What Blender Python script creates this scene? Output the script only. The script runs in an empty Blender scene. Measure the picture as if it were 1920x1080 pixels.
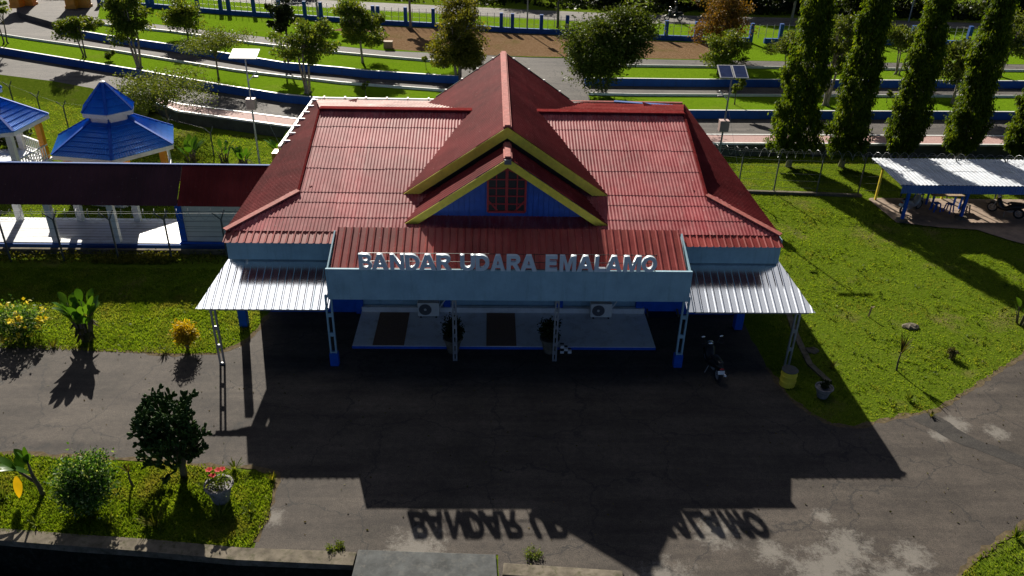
import bpy, bmesh, math, random
import numpy as np
from mathutils import Vector, Matrix

random.seed(7)
RS = np.random.RandomState(11)
C = bpy.context.scene.collection
SC = bpy.context.scene

# ------------------------------------------------------------------ camera
FOC, PIT, YAW, ROL, CH = 1512.07, math.radians(28.94747), math.radians(1.88077), math.radians(1.33551), 16.5
cF = np.array([math.sin(YAW) * math.cos(PIT), math.cos(YAW) * math.cos(PIT), -math.sin(PIT)])
_r = np.array([math.cos(YAW), -math.sin(YAW), 0.0])
_u = np.cross(_r, cF)
cR = _r * math.cos(ROL) + _u * math.sin(ROL)
cU = -_r * math.sin(ROL) + _u * math.cos(ROL)
cam = bpy.data.cameras.new("camera")
cam.sensor_width = 36.0
cam.lens = FOC * 36.0 / 1920.0
cam.clip_start = 0.5
cam.clip_end = 2000.0
cam_o = bpy.data.objects.new("camera", cam)
C.objects.link(cam_o)
M3 = Matrix(((cR[0], cU[0], -cF[0]), (cR[1], cU[1], -cF[1]), (cR[2], cU[2], -cF[2])))
cam_o.matrix_world = Matrix.Translation((0, 0, CH)) @ M3.to_4x4()
SC.camera = cam_o

# ------------------------------------------------------------------ light
SUN_EL, SUN_AZ = math.radians(29.4), math.radians(-16.4)
world = bpy.data.worlds.new("World")
SC.world = world
world.use_nodes = True
wn = world.node_tree
sky = wn.nodes.new("ShaderNodeTexSky")
sky.sky_type = 'NISHITA'
sky.sun_disc = False
sky.sun_elevation = SUN_EL
sky.sun_rotation = SUN_AZ
sky.air_density = 0.2
sky.dust_density = 0.3
# unseen bright cloud patches, added where the side canopies mirror the sky
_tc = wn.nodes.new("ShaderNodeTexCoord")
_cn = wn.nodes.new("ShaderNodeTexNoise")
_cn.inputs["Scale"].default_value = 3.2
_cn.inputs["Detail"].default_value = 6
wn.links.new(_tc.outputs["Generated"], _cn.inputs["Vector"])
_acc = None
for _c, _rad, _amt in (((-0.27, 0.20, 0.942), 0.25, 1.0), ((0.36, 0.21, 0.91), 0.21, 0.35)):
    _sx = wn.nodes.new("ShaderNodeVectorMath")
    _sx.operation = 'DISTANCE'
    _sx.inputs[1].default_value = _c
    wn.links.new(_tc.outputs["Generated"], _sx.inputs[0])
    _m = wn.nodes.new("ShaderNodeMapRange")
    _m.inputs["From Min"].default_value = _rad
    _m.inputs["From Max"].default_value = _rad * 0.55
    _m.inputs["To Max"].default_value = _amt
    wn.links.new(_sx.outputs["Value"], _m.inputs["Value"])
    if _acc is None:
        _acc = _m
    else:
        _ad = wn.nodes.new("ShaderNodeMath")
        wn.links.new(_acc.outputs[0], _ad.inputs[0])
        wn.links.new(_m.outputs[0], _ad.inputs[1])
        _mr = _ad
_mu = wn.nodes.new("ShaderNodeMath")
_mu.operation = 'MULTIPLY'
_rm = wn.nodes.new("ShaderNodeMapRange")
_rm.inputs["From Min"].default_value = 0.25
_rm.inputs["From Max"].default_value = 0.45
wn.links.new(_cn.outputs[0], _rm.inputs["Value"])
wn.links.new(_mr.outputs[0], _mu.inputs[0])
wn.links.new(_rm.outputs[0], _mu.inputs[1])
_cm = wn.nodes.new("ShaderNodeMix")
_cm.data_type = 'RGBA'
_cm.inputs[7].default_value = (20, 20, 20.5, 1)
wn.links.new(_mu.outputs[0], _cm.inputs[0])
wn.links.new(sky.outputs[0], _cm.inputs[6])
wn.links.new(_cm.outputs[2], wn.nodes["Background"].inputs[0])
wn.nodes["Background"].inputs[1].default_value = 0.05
sl = bpy.data.lights.new("sun", 'SUN')
sl.energy = 5.0
sl.angle = math.radians(0.5)
sl.color = (1.0, 0.93, 0.82)
so = bpy.data.objects.new("sun", sl)
C.objects.link(so)
so.location = (-20, 60, 40)
sdir = Vector((-math.sin(SUN_AZ) * math.cos(SUN_EL), -math.cos(SUN_AZ) * math.cos(SUN_EL), -math.sin(SUN_EL)))
so.rotation_euler = sdir.to_track_quat('-Z', 'Y').to_euler()
SC.view_settings.view_transform = 'Standard'
SC.view_settings.look = 'None'
SC.view_settings.gamma = 1.0
SC.view_settings.exposure = 0.9


def G(px, py, z=0.0):
    """ground position seen at a pixel of the 1920 x 1080 photograph, on the level z"""
    d = cF * FOC + cR * (px - 960) - cU * (py - 540)
    t = (z - CH) / d[2]
    return (float(d[0] * t), float(d[1] * t), float(z))


# ------------------------------------------------------------------ materials
def nodes_of(name):
    m = bpy.data.materials.new(name)
    m.use_nodes = True
    nt = m.node_tree
    return m, nt, nt.nodes, nt.links, nt.nodes["Principled BSDF"]


def ramp(ns, stops):
    r = ns.new("ShaderNodeValToRGB")
    e = r.color_ramp.elements
    while len(e) < len(stops):
        e.new(0.5)
    for i, (p, c) in enumerate(stops):
        e[i].position = p
        e[i].color = (*c, 1) if len(c) == 3 else c
    return r


def noise(ns, ls, vec, scale, detail=5.0, rough=0.6):
    n = ns.new("ShaderNodeTexNoise")
    n.inputs["Scale"].default_value = scale
    n.inputs["Detail"].default_value = detail
    n.inputs["Roughness"].default_value = rough
    if vec is not None:
        ls.new(vec, n.inputs["Vector"])
    return n


def pos(ns):
    return ns.new("ShaderNodeNewGeometry").outputs["Position"]


def mixc(ns, ls, fac, a, b, mode='MIX'):
    m = ns.new("ShaderNodeMix")
    m.data_type = 'RGBA'
    m.blend_type = mode
    for sock, v in ((0, fac), (6, a), (7, b)):
        if hasattr(v, "is_linked") or hasattr(v, "links"):
            ls.new(v, m.inputs[sock])
        elif sock == 0:
            m.inputs[0].default_value = v
        else:
            m.inputs[sock].default_value = (*v, 1)
    return m.outputs[2]


def bump(ns, ls, h, bs, strength=0.4, dist=0.02):
    b = ns.new("ShaderNodeBump")
    b.inputs["Strength"].default_value = strength
    b.inputs["Distance"].default_value = dist
    ls.new(h, b.inputs["Height"])
    ls.new(b.outputs[0], bs.inputs["Normal"])


def mat(name, col, rough=0.6, metal=0.0, var=0.25, scale=3.0, spec=0.5, dirt=None, dirt_amt=0.5, bmp=0.0):
    """painted / plain surface with mottling and optional dirt colour"""
    m, nt, ns, ls, bs = nodes_of(name)
    p = pos(ns)
    n = noise(ns, ls, p, scale)
    lo = tuple(c * (1 - var) for c in col)
    hi = tuple(min(1, c * (1 + var)) for c in col)
    r = ramp(ns, [(0.3, lo), (0.7, hi)])
    ls.new(n.outputs[0], r.inputs[0])
    out = r.outputs[0]
    if dirt:
        n2 = noise(ns, ls, p, scale * 2.3, 8, 0.7)
        r2 = ramp(ns, [(0.5, (0, 0, 0)), (0.72, (dirt_amt,) * 3)])
        ls.new(n2.outputs[0], r2.inputs[0])
        out = mixc(ns, ls, r2.outputs[0], out, dirt)
    ls.new(out, bs.inputs["Base Color"])
    bs.inputs["Roughness"].default_value = rough
    bs.inputs["Metallic"].default_value = metal
    bs.inputs["Specular IOR Level"].default_value = spec
    if bmp:
        n3 = noise(ns, ls, p, 40, 4)
        bump(ns, ls, n3.outputs[0], bs, bmp, 0.01)
    return m


def leaf_mat(name, cols, trans=0.35, rough=0.55, scale=1.2, dry=None):
    """foliage: colour varies leaf by leaf and clump by clump; light passes through"""
    m, nt, ns, ls, bs = nodes_of(name)
    g = ns.new("ShaderNodeNewGeometry")
    r = ramp(ns, [(i / max(1, len(cols) - 1), c) for i, c in enumerate(cols)])
    ls.new(g.outputs["Random Per Island"], r.inputs[0])
    n = noise(ns, ls, g.outputs["Position"], scale, 2)
    r2 = ramp(ns, [(0.35, (0.65, 0.7, 0.6)), (0.7, (1.25, 1.2, 1.0))])
    ls.new(n.outputs[0], r2.inputs[0])
    col = mixc(ns, ls, 1.0, r.outputs[0], r2.outputs[0], 'MULTIPLY')
    if dry:
        nd = noise(ns, ls, g.outputs["Position"], 0.45, 8, 0.72)
        rd = ramp(ns, [(0.50, (0, 0, 0)), (0.70, (0.8, 0.8, 0.8))])
        ls.new(nd.outputs[0], rd.inputs[0])
        col = mixc(ns, ls, rd.outputs[0], col, dry)
    ls.new(col, bs.inputs["Base Color"])
    bs.inputs["Roughness"].default_value = rough
    bs.inputs["Specular IOR Level"].default_value = 0.15 if not dry else 0.03
    t = ns.new("ShaderNodeBsdfTranslucent")
    yel = mixc(ns, ls, 1.0, col, (1.5, 1.35, 0.5), 'MULTIPLY')
    ls.new(yel, t.inputs["Color"])
    mx = ns.new("ShaderNodeMixShader")
    mx.inputs[0].default_value = trans
    ls.new(bs.outputs[0], mx.inputs[1])
    ls.new(t.outputs[0], mx.inputs[2])
    ls.new(mx.outputs[0], ns["Material Output"].inputs["Surface"])
    return m


def grass_ground(name, a, b, c, patch=(0.10, 0.075, 0.035)):
    m, nt, ns, ls, bs = nodes_of(name)
    p = pos(ns)
    n1 = noise(ns, ls, p, 0.35, 6, 0.65)
    n2 = noise(ns, ls, p, 6.0, 6, 0.7)
    n3 = noise(ns, ls, p, 38.0, 4, 0.7)
    r1 = ramp(ns, [(0.3, a), (0.55, b), (0.75, c)])
    ls.new(n2.outputs[0], r1.inputs[0])
    r2 = ramp(ns, [(0.3, (0.55, 0.6, 0.5)), (0.7, (1.35, 1.3, 1.2))])
    ls.new(n3.outputs[0], r2.inputs[0])
    col = mixc(ns, ls, 1.0, r1.outputs[0], r2.outputs[0], 'MULTIPLY')
    r3 = ramp(ns, [(0.56, (0, 0, 0)), (0.72, (0.75, 0.75, 0.75))])
    ls.new(n1.outputs[0], r3.inputs[0])
    col = mixc(ns, ls, r3.outputs[0], col, patch)
    ls.new(col, bs.inputs["Base Color"])
    bs.inputs["Roughness"].default_value = 0.9
    bs.inputs["Specular IOR Level"].default_value = 0.0
    bump(ns, ls, n3.outputs[0], bs, 0.9, 0.05)
    return m


def asphalt(name, a, b, stain=None, spec=0.3, stain_scale=0.55, lo=0.58, hi=0.66, worn=None):
    m, nt, ns, ls, bs = nodes_of(name)
    p = pos(ns)
    n1 = noise(ns, ls, p, 0.45, 5, 0.6)
    r1 = ramp(ns, [(0.35, a), (0.65, b)])
    ls.new(n1.outputs[0], r1.inputs[0])
    n2 = noise(ns, ls, p, 30.0, 5, 0.75)
    r2 = ramp(ns, [(0.3, (0.38, 0.38, 0.38)), (0.72, (1.65, 1.6, 1.52))])
    ls.new(n2.outputs[0], r2.inputs[0])
    col = mixc(ns, ls, 1.0, r1.outputs[0], r2.outputs[0], 'MULTIPLY')
    sm = ns.new("ShaderNodeMapping")
    sm.inputs["Scale"].default_value = (0.12, 0.9, 1.0)
    ls.new(p, sm.inputs["Vector"])
    n7 = noise(ns, ls, sm.outputs[0], 1.6, 5, 0.65)
    r7 = ramp(ns, [(0.36, (0.74, 0.72, 0.72)), (0.64, (1.22, 1.20, 1.16))])
    ls.new(n7.outputs[0], r7.inputs[0])
    col = mixc(ns, ls, 1.0, col, r7.outputs[0], 'MULTIPLY')
    n5 = noise(ns, ls, p, 5.0, 10, 0.85)
    r5 = ramp(ns, [(0.34, (0.60, 0.60, 0.62)), (0.66, (1.28, 1.25, 1.2))])
    ls.new(n5.outputs[0], r5.inputs[0])
    col = mixc(ns, ls, 1.0, col, r5.outputs[0], 'MULTIPLY')
    # hairline cracks
    v = ns.new("ShaderNodeTexVoronoi")
    v.feature = 'DISTANCE_TO_EDGE'
    v.inputs["Scale"].default_value = 0.33
    wv = ns.new("ShaderNodeVectorMath")
    wv.operation = 'ADD'
    ls.new(p, wv.inputs[0])
    nv = noise(ns, ls, p, 1.3, 4)
    ls.new(nv.outputs["Color"], wv.inputs[1])
    ls.new(wv.outputs[0], v.inputs["Vector"])
    rc = ramp(ns, [(0.0, (0.8, 0.8, 0.8)), (0.012, (0, 0, 0))])
    ls.new(v.outputs["Distance"], rc.inputs[0])
    col = mixc(ns, ls, rc.outputs[0], col, (0.02, 0.02, 0.02))
    if stain:
        n4 = noise(ns, ls, p, stain_scale, 9, 0.72)
        r4 = ramp(ns, [(lo, (0, 0, 0)), (hi, (0.8, 0.8, 0.8))])
        ls.new(n4.outputs[0], r4.inputs[0])
        col = mixc(ns, ls, r4.outputs[0], col, stain)
    if worn:
        acc = None
        for cx, cy, rad in worn:
            dv = ns.new("ShaderNodeVectorMath")
            dv.operation = 'DISTANCE'
            dv.inputs[1].default_value = (cx, cy, 0)
            ls.new(p, dv.inputs[0])
            mr = ns.new("ShaderNodeMapRange")
            mr.inputs["From Min"].default_value = rad
            mr.inputs["From Max"].default_value = 0.0
            ls.new(dv.outputs["Value"], mr.inputs["Value"])
            if acc is None:
                acc = mr.outputs[0]
            else:
                mx = ns.new("ShaderNodeMath")
                mx.operation = 'MAXIMUM'
                ls.new(acc, mx.inputs[0])
                ls.new(mr.outputs[0], mx.inputs[1])
                acc = mx.outputs[0]
        n6 = noise(ns, ls, p, 3.4, 12, 0.85)
        ad = ns.new("ShaderNodeMath")
        ad.operation = 'MULTIPLY_ADD'
        ls.new(acc, ad.inputs[0])
        ad.inputs[1].default_value = 0.36
        ls.new(n6.outputs[0], ad.inputs[2])
        r6 = ramp(ns, [(0.66, (0, 0, 0)), (0.80, (0.62, 0.62, 0.62))])
        ls.new(ad.outputs[0], r6.inputs[0])
        col = mixc(ns, ls, r6.outputs[0], col, (0.23, 0.215, 0.19))
    ls.new(col, bs.inputs["Base Color"])
    bs.inputs["Roughness"].default_value = 0.85
    bs.inputs["Specular IOR Level"].default_value = spec
    bump(ns, ls, n2.outputs[0], bs, 0.6, 0.02)
    return m


def roof_mat(name, base, fade, rust, rough=0.42, streak=0.6, spec=0.25):
    m, nt, ns, ls, bs = nodes_of(name)
    p = pos(ns)
    n1 = noise(ns, ls, p, 0.8, 6, 0.65)
    r1 = ramp(ns, [(0.35, base), (0.7, fade)])
    ls.new(n1.outputs[0], r1.inputs[0])
    # streaks run down the sheets
    stm = ns.new("ShaderNodeMapping")
    stm.inputs["Scale"].default_value = (1.0, 0.16, 0.3)
    ls.new(p, stm.inputs["Vector"])
    n2 = noise(ns, ls, stm.outputs[0], 5.0, 8, 0.75)
    r2 = ramp(ns, [(0.50, (0, 0, 0)), (0.70, (streak,) * 3)])
    ls.new(n2.outputs[0], r2.inputs[0])
    col = mixc(ns, ls, r2.outputs[0], r1.outputs[0], rust)
    n4 = noise(ns, ls, p, 0.38, 7, 0.7)
    r4 = ramp(ns, [(0.38, (0.72, 0.70, 0.70)), (0.62, (1.18, 1.2, 1.2))])
    ls.new(n4.outputs[0], r4.inputs[0])
    col = mixc(ns, ls, 1.0, col, r4.outputs[0], 'MULTIPLY')
    # chipped spots where the primer shows
    n5 = noise(ns, ls, p, 11.0, 3, 0.5)
    r5 = ramp(ns, [(0.70, (0, 0, 0)), (0.73, (streak * 0.9,) * 3)])
    ls.new(n5.outputs[0], r5.inputs[0])
    col = mixc(ns, ls, r5.outputs[0], col, (0.55, 0.42, 0.38))
    # sheet to sheet differences
    br = ns.new("ShaderNodeMapping")
    br.inputs["Scale"].default_value = (1.25, 0.02, 0.02)
    ls.new(p, br.inputs["Vector"])
    wn_ = ns.new("ShaderNodeTexWhiteNoise")
    fl = ns.new("ShaderNodeVectorMath")
    fl.operation = 'FLOOR'
    ls.new(br.outputs[0], fl.inputs[0])
    ls.new(fl.outputs[0], wn_.inputs["Vector"])
    r3 = ramp(ns, [(0.0, (0.86, 0.86, 0.86)), (1.0, (1.1, 1.1, 1.1))])
    ls.new(wn_.outputs["Value"], r3.inputs[0])
    col = mixc(ns, ls, 1.0, col, r3.outputs[0], 'MULTIPLY')
    ls.new(col, bs.inputs["Base Color"])
    bs.inputs["Roughness"].default_value = rough
    bs.inputs["Specular IOR Level"].default_value = spec
    n3 = noise(ns, ls, p, 2.0, 3)
    bump(ns, ls, n3.outputs[0], bs, 0.06, 0.03)
    return m


MT = {}
MT['grass'] = grass_ground("lawn_ground", (0.07, 0.115, 0.010), (0.105, 0.155, 0.014), (0.16, 0.18, 0.035), (0.17, 0.13, 0.06))
MT['verge'] = grass_ground("verge_ground", (0.10, 0.185, 0.010), (0.135, 0.235, 0.012), (0.17, 0.25, 0.02), (0.16, 0.20, 0.03))
MT['dirt'] = grass_ground("bare_earth", (0.14, 0.08, 0.045), (0.20, 0.13, 0.085), (0.29, 0.21, 0.15), (0.11, 0.095, 0.035))
MT['blade'] = leaf_mat("grass_blades", [(0.105, 0.185, 0.016), (0.15, 0.24, 0.022), (0.20, 0.26, 0.045)], 0.5, 0.9, 1.2, (0.24, 0.20, 0.075))
MT['asphalt'] = asphalt("forecourt_asphalt", (0.050, 0.045, 0.041), (0.080, 0.071, 0.064), None, worn=[(9.8, 15.5, 1.3), (8.6, 14.6, 1.5), (10.6, 14.4, 1.3), (15.4, 20.75, 0.95), (14.6, 20.2, 0.7), (6.3, 16.0, 1.2), (4.6, 14.2, 1.7), (11.4, 15.2, 1.0), (9.2, 14.9, 1.6), (16.6, 20.3, 0.8), (-1.9, 15.4, 1.6), (7.6, 15.3, 0.9), (9.5, 16.6, 0.6), (-5.9, 16.6, 0.6)])
MT['asphalt2'] = asphalt("patched_asphalt", (0.034, 0.033, 0.033), (0.05, 0.048, 0.046))
MT['cement'] = mat("cement_stain", (0.27, 0.26, 0.24), 0.9, var=0.35, scale=6, dirt=(0.08, 0.075, 0.07), dirt_amt=0.9, bmp=0.4)
MT['road'] = asphalt("road_asphalt", (0.075, 0.072, 0.07), (0.105, 0.10, 0.097))
MT['mainroad'] = asphalt("main_road_asphalt", (0.12, 0.118, 0.115), (0.16, 0.155, 0.15))
MT['concrete'] = mat("weathered_concrete", (0.15, 0.13, 0.10), 0.9, var=0.45, scale=2.5, spec=0.1, dirt=(0.05, 0.055, 0.025), dirt_amt=0.85, bmp=0.4)
MT['slab'] = mat("grey_slab", (0.075, 0.08, 0.08), 0.85, var=0.35, scale=3.0, spec=0.2, dirt=(0.15, 0.145, 0.13), dirt_amt=0.6, bmp=0.4)
MT['darkconc'] = mat("dark_mottled_concrete", (0.05, 0.055, 0.045), 0.9, var=0.4, scale=2.0)
MT['ditch'] = mat("ditch_mud_and_wall_shade", (0.010, 0.012, 0.009), 0.8, var=0.5, scale=3, spec=0.1, dirt=(0.04, 0.045, 0.035), dirt_amt=0.8)
MT['paving'] = mat("pink_paving", (0.36, 0.22, 0.20), 0.85, var=0.25, scale=9.0, dirt=(0.20, 0.16, 0.12))
MT['white'] = mat("white_paint", (0.72, 0.72, 0.70), 0.5, var=0.08, scale=2, dirt=(0.40, 0.38, 0.34), dirt_amt=0.35)
MT['bluewall'] = mat("blue_kerb_paint", (0.012, 0.075, 0.30), 0.55, var=0.25, scale=2.5, dirt=(0.02, 0.05, 0.14), dirt_amt=0.6)
MT['blue'] = mat("blue_paint", (0.012, 0.10, 0.50), 0.6, var=0.15, scale=3, spec=0.15)
MT['gableblue'] = mat("gable_blue_boards", (0.012, 0.075, 0.36), 0.5, var=0.18, scale=4)
MT['paleblue'] = mat("pale_blue_wall", (0.30, 0.46, 0.55), 0.7, var=0.07, scale=1.5, dirt=(0.20, 0.30, 0.36), dirt_amt=0.35)
def streaked(name, col, dark):
    m, nt, ns, ls, bs = nodes_of(name)
    p = pos(ns)
    mp = ns.new("ShaderNodeMapping")
    mp.inputs["Scale"].default_value = (3.0, 3.0, 0.35)
    ls.new(p, mp.inputs["Vector"])
    n1 = noise(ns, ls, mp.outputs[0], 1.6, 8, 0.7)
    r1 = ramp(ns, [(0.52, col), (0.86, dark)])
    ls.new(n1.outputs[0], r1.inputs[0])
    n2 = noise(ns, ls, p, 1.1, 6, 0.7)
    r2 = ramp(ns, [(0.35, (0.82, 0.83, 0.84)), (0.65, (1.08, 1.07, 1.05))])
    ls.new(n2.outputs[0], r2.inputs[0])
    ls.new(mixc(ns, ls, 1.0, r1.outputs[0], r2.outputs[0], 'MULTIPLY'), bs.inputs["Base Color"])
    bs.inputs["Roughness"].default_value = 0.75
    bs.inputs["Specular IOR Level"].default_value = 0.3
    return m


MT['paleblue'] = streaked("stained_pale_blue_wall", (0.30, 0.47, 0.56), (0.19, 0.30, 0.35))
MT['bluewall'] = streaked("stained_blue_kerb_paint", (0.012, 0.08, 0.32), (0.02, 0.045, 0.12))
MT['roof'] = roof_mat("red_roof_sheets", (0.33, 0.042, 0.050), (0.45, 0.125, 0.128), (0.52, 0.26, 0.24), 0.55, 0.65, 0.15)  # front slope; sheen of the grazing sun is partly put into the colour
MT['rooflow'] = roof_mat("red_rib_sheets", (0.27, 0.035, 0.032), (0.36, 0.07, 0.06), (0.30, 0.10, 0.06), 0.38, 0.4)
MT['roofdark'] = roof_mat("dim_lit_red_roof_sheets", (0.125, 0.016, 0.018), (0.165, 0.023, 0.024), (0.25, 0.08, 0.075), 0.7, 0.25, 0.03)  # same red sheets on the side slopes, darkened for how light falls there
MT['roofmar'] = roof_mat("dark_maroon_walkway_roof", (0.15, 0.018, 0.018), (0.18, 0.024, 0.022), (0.16, 0.03, 0.03), 0.6, 0.2, 0.08)
MT['roofnavy'] = roof_mat("blackish_walkway_roof", (0.045, 0.013, 0.020), (0.060, 0.016, 0.024), (0.06, 0.018, 0.022), 0.55, 0.2)
MT['roofrear'] = roof_mat("dull_red_roof", (0.10, 0.016, 0.016), (0.14, 0.03, 0.028), (0.2, 0.08, 0.07), 0.95, 0.3, 0.0)
MT['roofpale'] = roof_mat("sunlit_pink_roof", (0.42, 0.24, 0.21), (0.58, 0.40, 0.35), (0.65, 0.52, 0.46), 0.5, 0.8)  # pale pink carries the sun glare on the left rear slope
MT['cap'] = mat("faded_red_ridge_cap", (0.34, 0.10, 0.085), 0.7, var=0.25, scale=4, spec=0.1, dirt=(0.45, 0.26, 0.22), dirt_amt=0.6)
MT['ridge'] = mat("dark_red_ridge_cap", (0.16, 0.022, 0.022), 0.9, var=0.25, scale=4, spec=0.0, dirt=(0.26, 0.10, 0.09), dirt_amt=0.5)
MT['yellow'] = mat("yellow_paint", (0.80, 0.64, 0.05), 0.5, var=0.12, scale=3, dirt=(0.40, 0.28, 0.03), dirt_amt=0.3)
MT['orange'] = mat("orange_paint", (0.70, 0.27, 0.015), 0.5, var=0.12, scale=3)
MT['red'] = mat("red_frame_paint", (0.36, 0.02, 0.022), 0.45, var=0.12, scale=4)
MT['dark'] = mat("dark_opening_and_gap_shade", (0.012, 0.010, 0.010), 0.5, var=0.2)
MT['zinc'] = mat("white_metal_sheet", (0.88, 0.89, 0.90), 0.17, metal=0.9, var=0.04, scale=2, dirt=(0.70, 0.71, 0.72), dirt_amt=0.2)
MT['zincold'] = mat("old_zinc_sheet", (0.58, 0.62, 0.67), 0.45, var=0.15, scale=2, dirt=(0.42, 0.36, 0.32), dirt_amt=0.5)
MT['bluesheet'] = mat("blue_metal_sheet", (0.05, 0.13, 0.42), 0.45, var=0.15)
MT['steel'] = mat("grey_steel", (0.30, 0.31, 0.32), 0.45, metal=0.3, var=0.2, scale=5)
MT['fencepost'] = mat("dark_fence_steel", (0.06, 0.07, 0.07), 0.6, var=0.3)
MT['black'] = mat("black_plastic", (0.012, 0.012, 0.013), 0.35, var=0.2)
MT['rubber'] = mat("tyre_rubber", (0.015, 0.015, 0.015), 0.8, var=0.2)
MT['chrome'] = mat("bright_metal", (0.7, 0.7, 0.72), 0.25, metal=0.9, var=0.05)
MT['tile'] = mat("white_floor_tile", (0.74, 0.77, 0.80), 0.4, var=0.08, scale=1, spec=0.3, dirt=(0.36, 0.33, 0.29), dirt_amt=0.6)
MT['matbrown'] = mat("brown_mat", (0.21, 0.13, 0.085), 0.95, var=0.2, scale=20)
MT['ac'] = mat("cream_casing", (0.68, 0.67, 0.62), 0.45, var=0.05)
MT['acdark'] = mat("grey_grille", (0.12, 0.12, 0.13), 0.5, var=0.1)
MT['letter'] = mat("pale_letter_paint", (0.62, 0.70, 0.76), 0.45, var=0.05)
MT['solar'] = mat("solar_cells", (0.05, 0.07, 0.16), 0.15, var=0.2, scale=3)
MT['box'] = mat("pink_box_paint", (0.42, 0.30, 0.27), 0.6, var=0.15)
MT['pot'] = mat("stone_pot", (0.20, 0.19, 0.19), 0.85, var=0.4, scale=9, bmp=0.4)
MT['soil'] = mat("soil", (0.04, 0.03, 0.02), 0.95, var=0.4, scale=20)
MT['bark'] = mat("bark", (0.10, 0.08, 0.06), 0.9, var=0.4, scale=8, dirt=(0.20, 0.18, 0.15), bmp=0.5)
MT['palebark'] = mat("pale_bark", (0.24, 0.20, 0.16), 0.9, var=0.35, scale=8, dirt=(0.34, 0.31, 0.27), bmp=0.5)
MT['wood'] = mat("weathered_wood", (0.28, 0.20, 0.12), 0.8, var=0.3, scale=8)
MT['skin'] = mat("skin", (0.30, 0.16, 0.10), 0.55, var=0.05)
MT['cloth'] = mat("dark_cloth", (0.02, 0.022, 0.03), 0.85, var=0.3, scale=8)
MT['hibiscus'] = mat("red_petal", (0.36, 0.010, 0.008), 0.6, var=0.15, spec=0.1)
MT['yellowpetal'] = leaf_mat("yellow_petals", [(0.62, 0.50, 0.03), (0.7, 0.6, 0.08), (0.75, 0.68, 0.25)], 0.3)

MT['leafA'] = leaf_mat("broad_green_leaves", [(0.05, 0.095, 0.014), (0.10, 0.15, 0.022), (0.18, 0.21, 0.04)], 0.45)
MT['leafB'] = leaf_mat("olive_leaves", [(0.07, 0.085, 0.013), (0.12, 0.13, 0.02), (0.19, 0.18, 0.035)], 0.45)
MT['leafE'] = leaf_mat("deep_green_leaves", [(0.035, 0.06, 0.010), (0.06, 0.095, 0.015), (0.11, 0.14, 0.03)], 0.35)
MT['leafC'] = leaf_mat("pale_feathery_leaves", [(0.055, 0.09, 0.018), (0.10, 0.14, 0.028), (0.16, 0.19, 0.05)], 0.4)
MT['leafO'] = leaf_mat("orange_leaves", [(0.16, 0.075, 0.02), (0.20, 0.11, 0.025), (0.11, 0.085, 0.02), (0.28, 0.15, 0.04)], 0.35)
MT['leafP'] = leaf_mat("drooping_leaves", [(0.035, 0.07, 0.006), (0.07, 0.12, 0.010), (0.15, 0.20, 0.015)], 0.5)
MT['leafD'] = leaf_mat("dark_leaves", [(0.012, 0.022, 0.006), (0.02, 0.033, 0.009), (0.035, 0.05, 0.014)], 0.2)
MT['blader'] = leaf_mat("glossy_broad_leaves", [(0.035, 0.10, 0.012), (0.055, 0.14, 0.016), (0.08, 0.17, 0.02)], 0.35, 0.35)
MT['croton'] = leaf_mat("yellow_croton_leaves", [(0.42, 0.27, 0.01), (0.55, 0.40, 0.02), (0.22, 0.20, 0.015)], 0.35)
MT['pad'] = leaf_mat("cactus_pads", [(0.022, 0.055, 0.012), (0.035, 0.075, 0.018), (0.06, 0.10, 0.028)], 0.1, 0.45)  # lightest tone stands in for highlights on the pads
MT['varieg'] = leaf_mat("variegated_leaves", [(0.02, 0.065, 0.012), (0.035, 0.095, 0.018), (0.06, 0.15, 0.03), (0.10, 0.20, 0.05), (0.36, 0.44, 0.28)], 0.45)
MT['yleaf'] = leaf_mat("dying_yellow_leaf", [(0.70, 0.42, 0.015), (0.75, 0.48, 0.02)], 0.35)
MT['frond'] = leaf_mat("palm_fronds", [(0.12, 0.14, 0.012), (0.20, 0.20, 0.02), (0.08, 0.11, 0.012)], 0.4)
MT['dry'] = leaf_mat("dry_leaves", [(0.10, 0.07, 0.03), (0.06, 0.07, 0.02)], 0.2)


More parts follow.
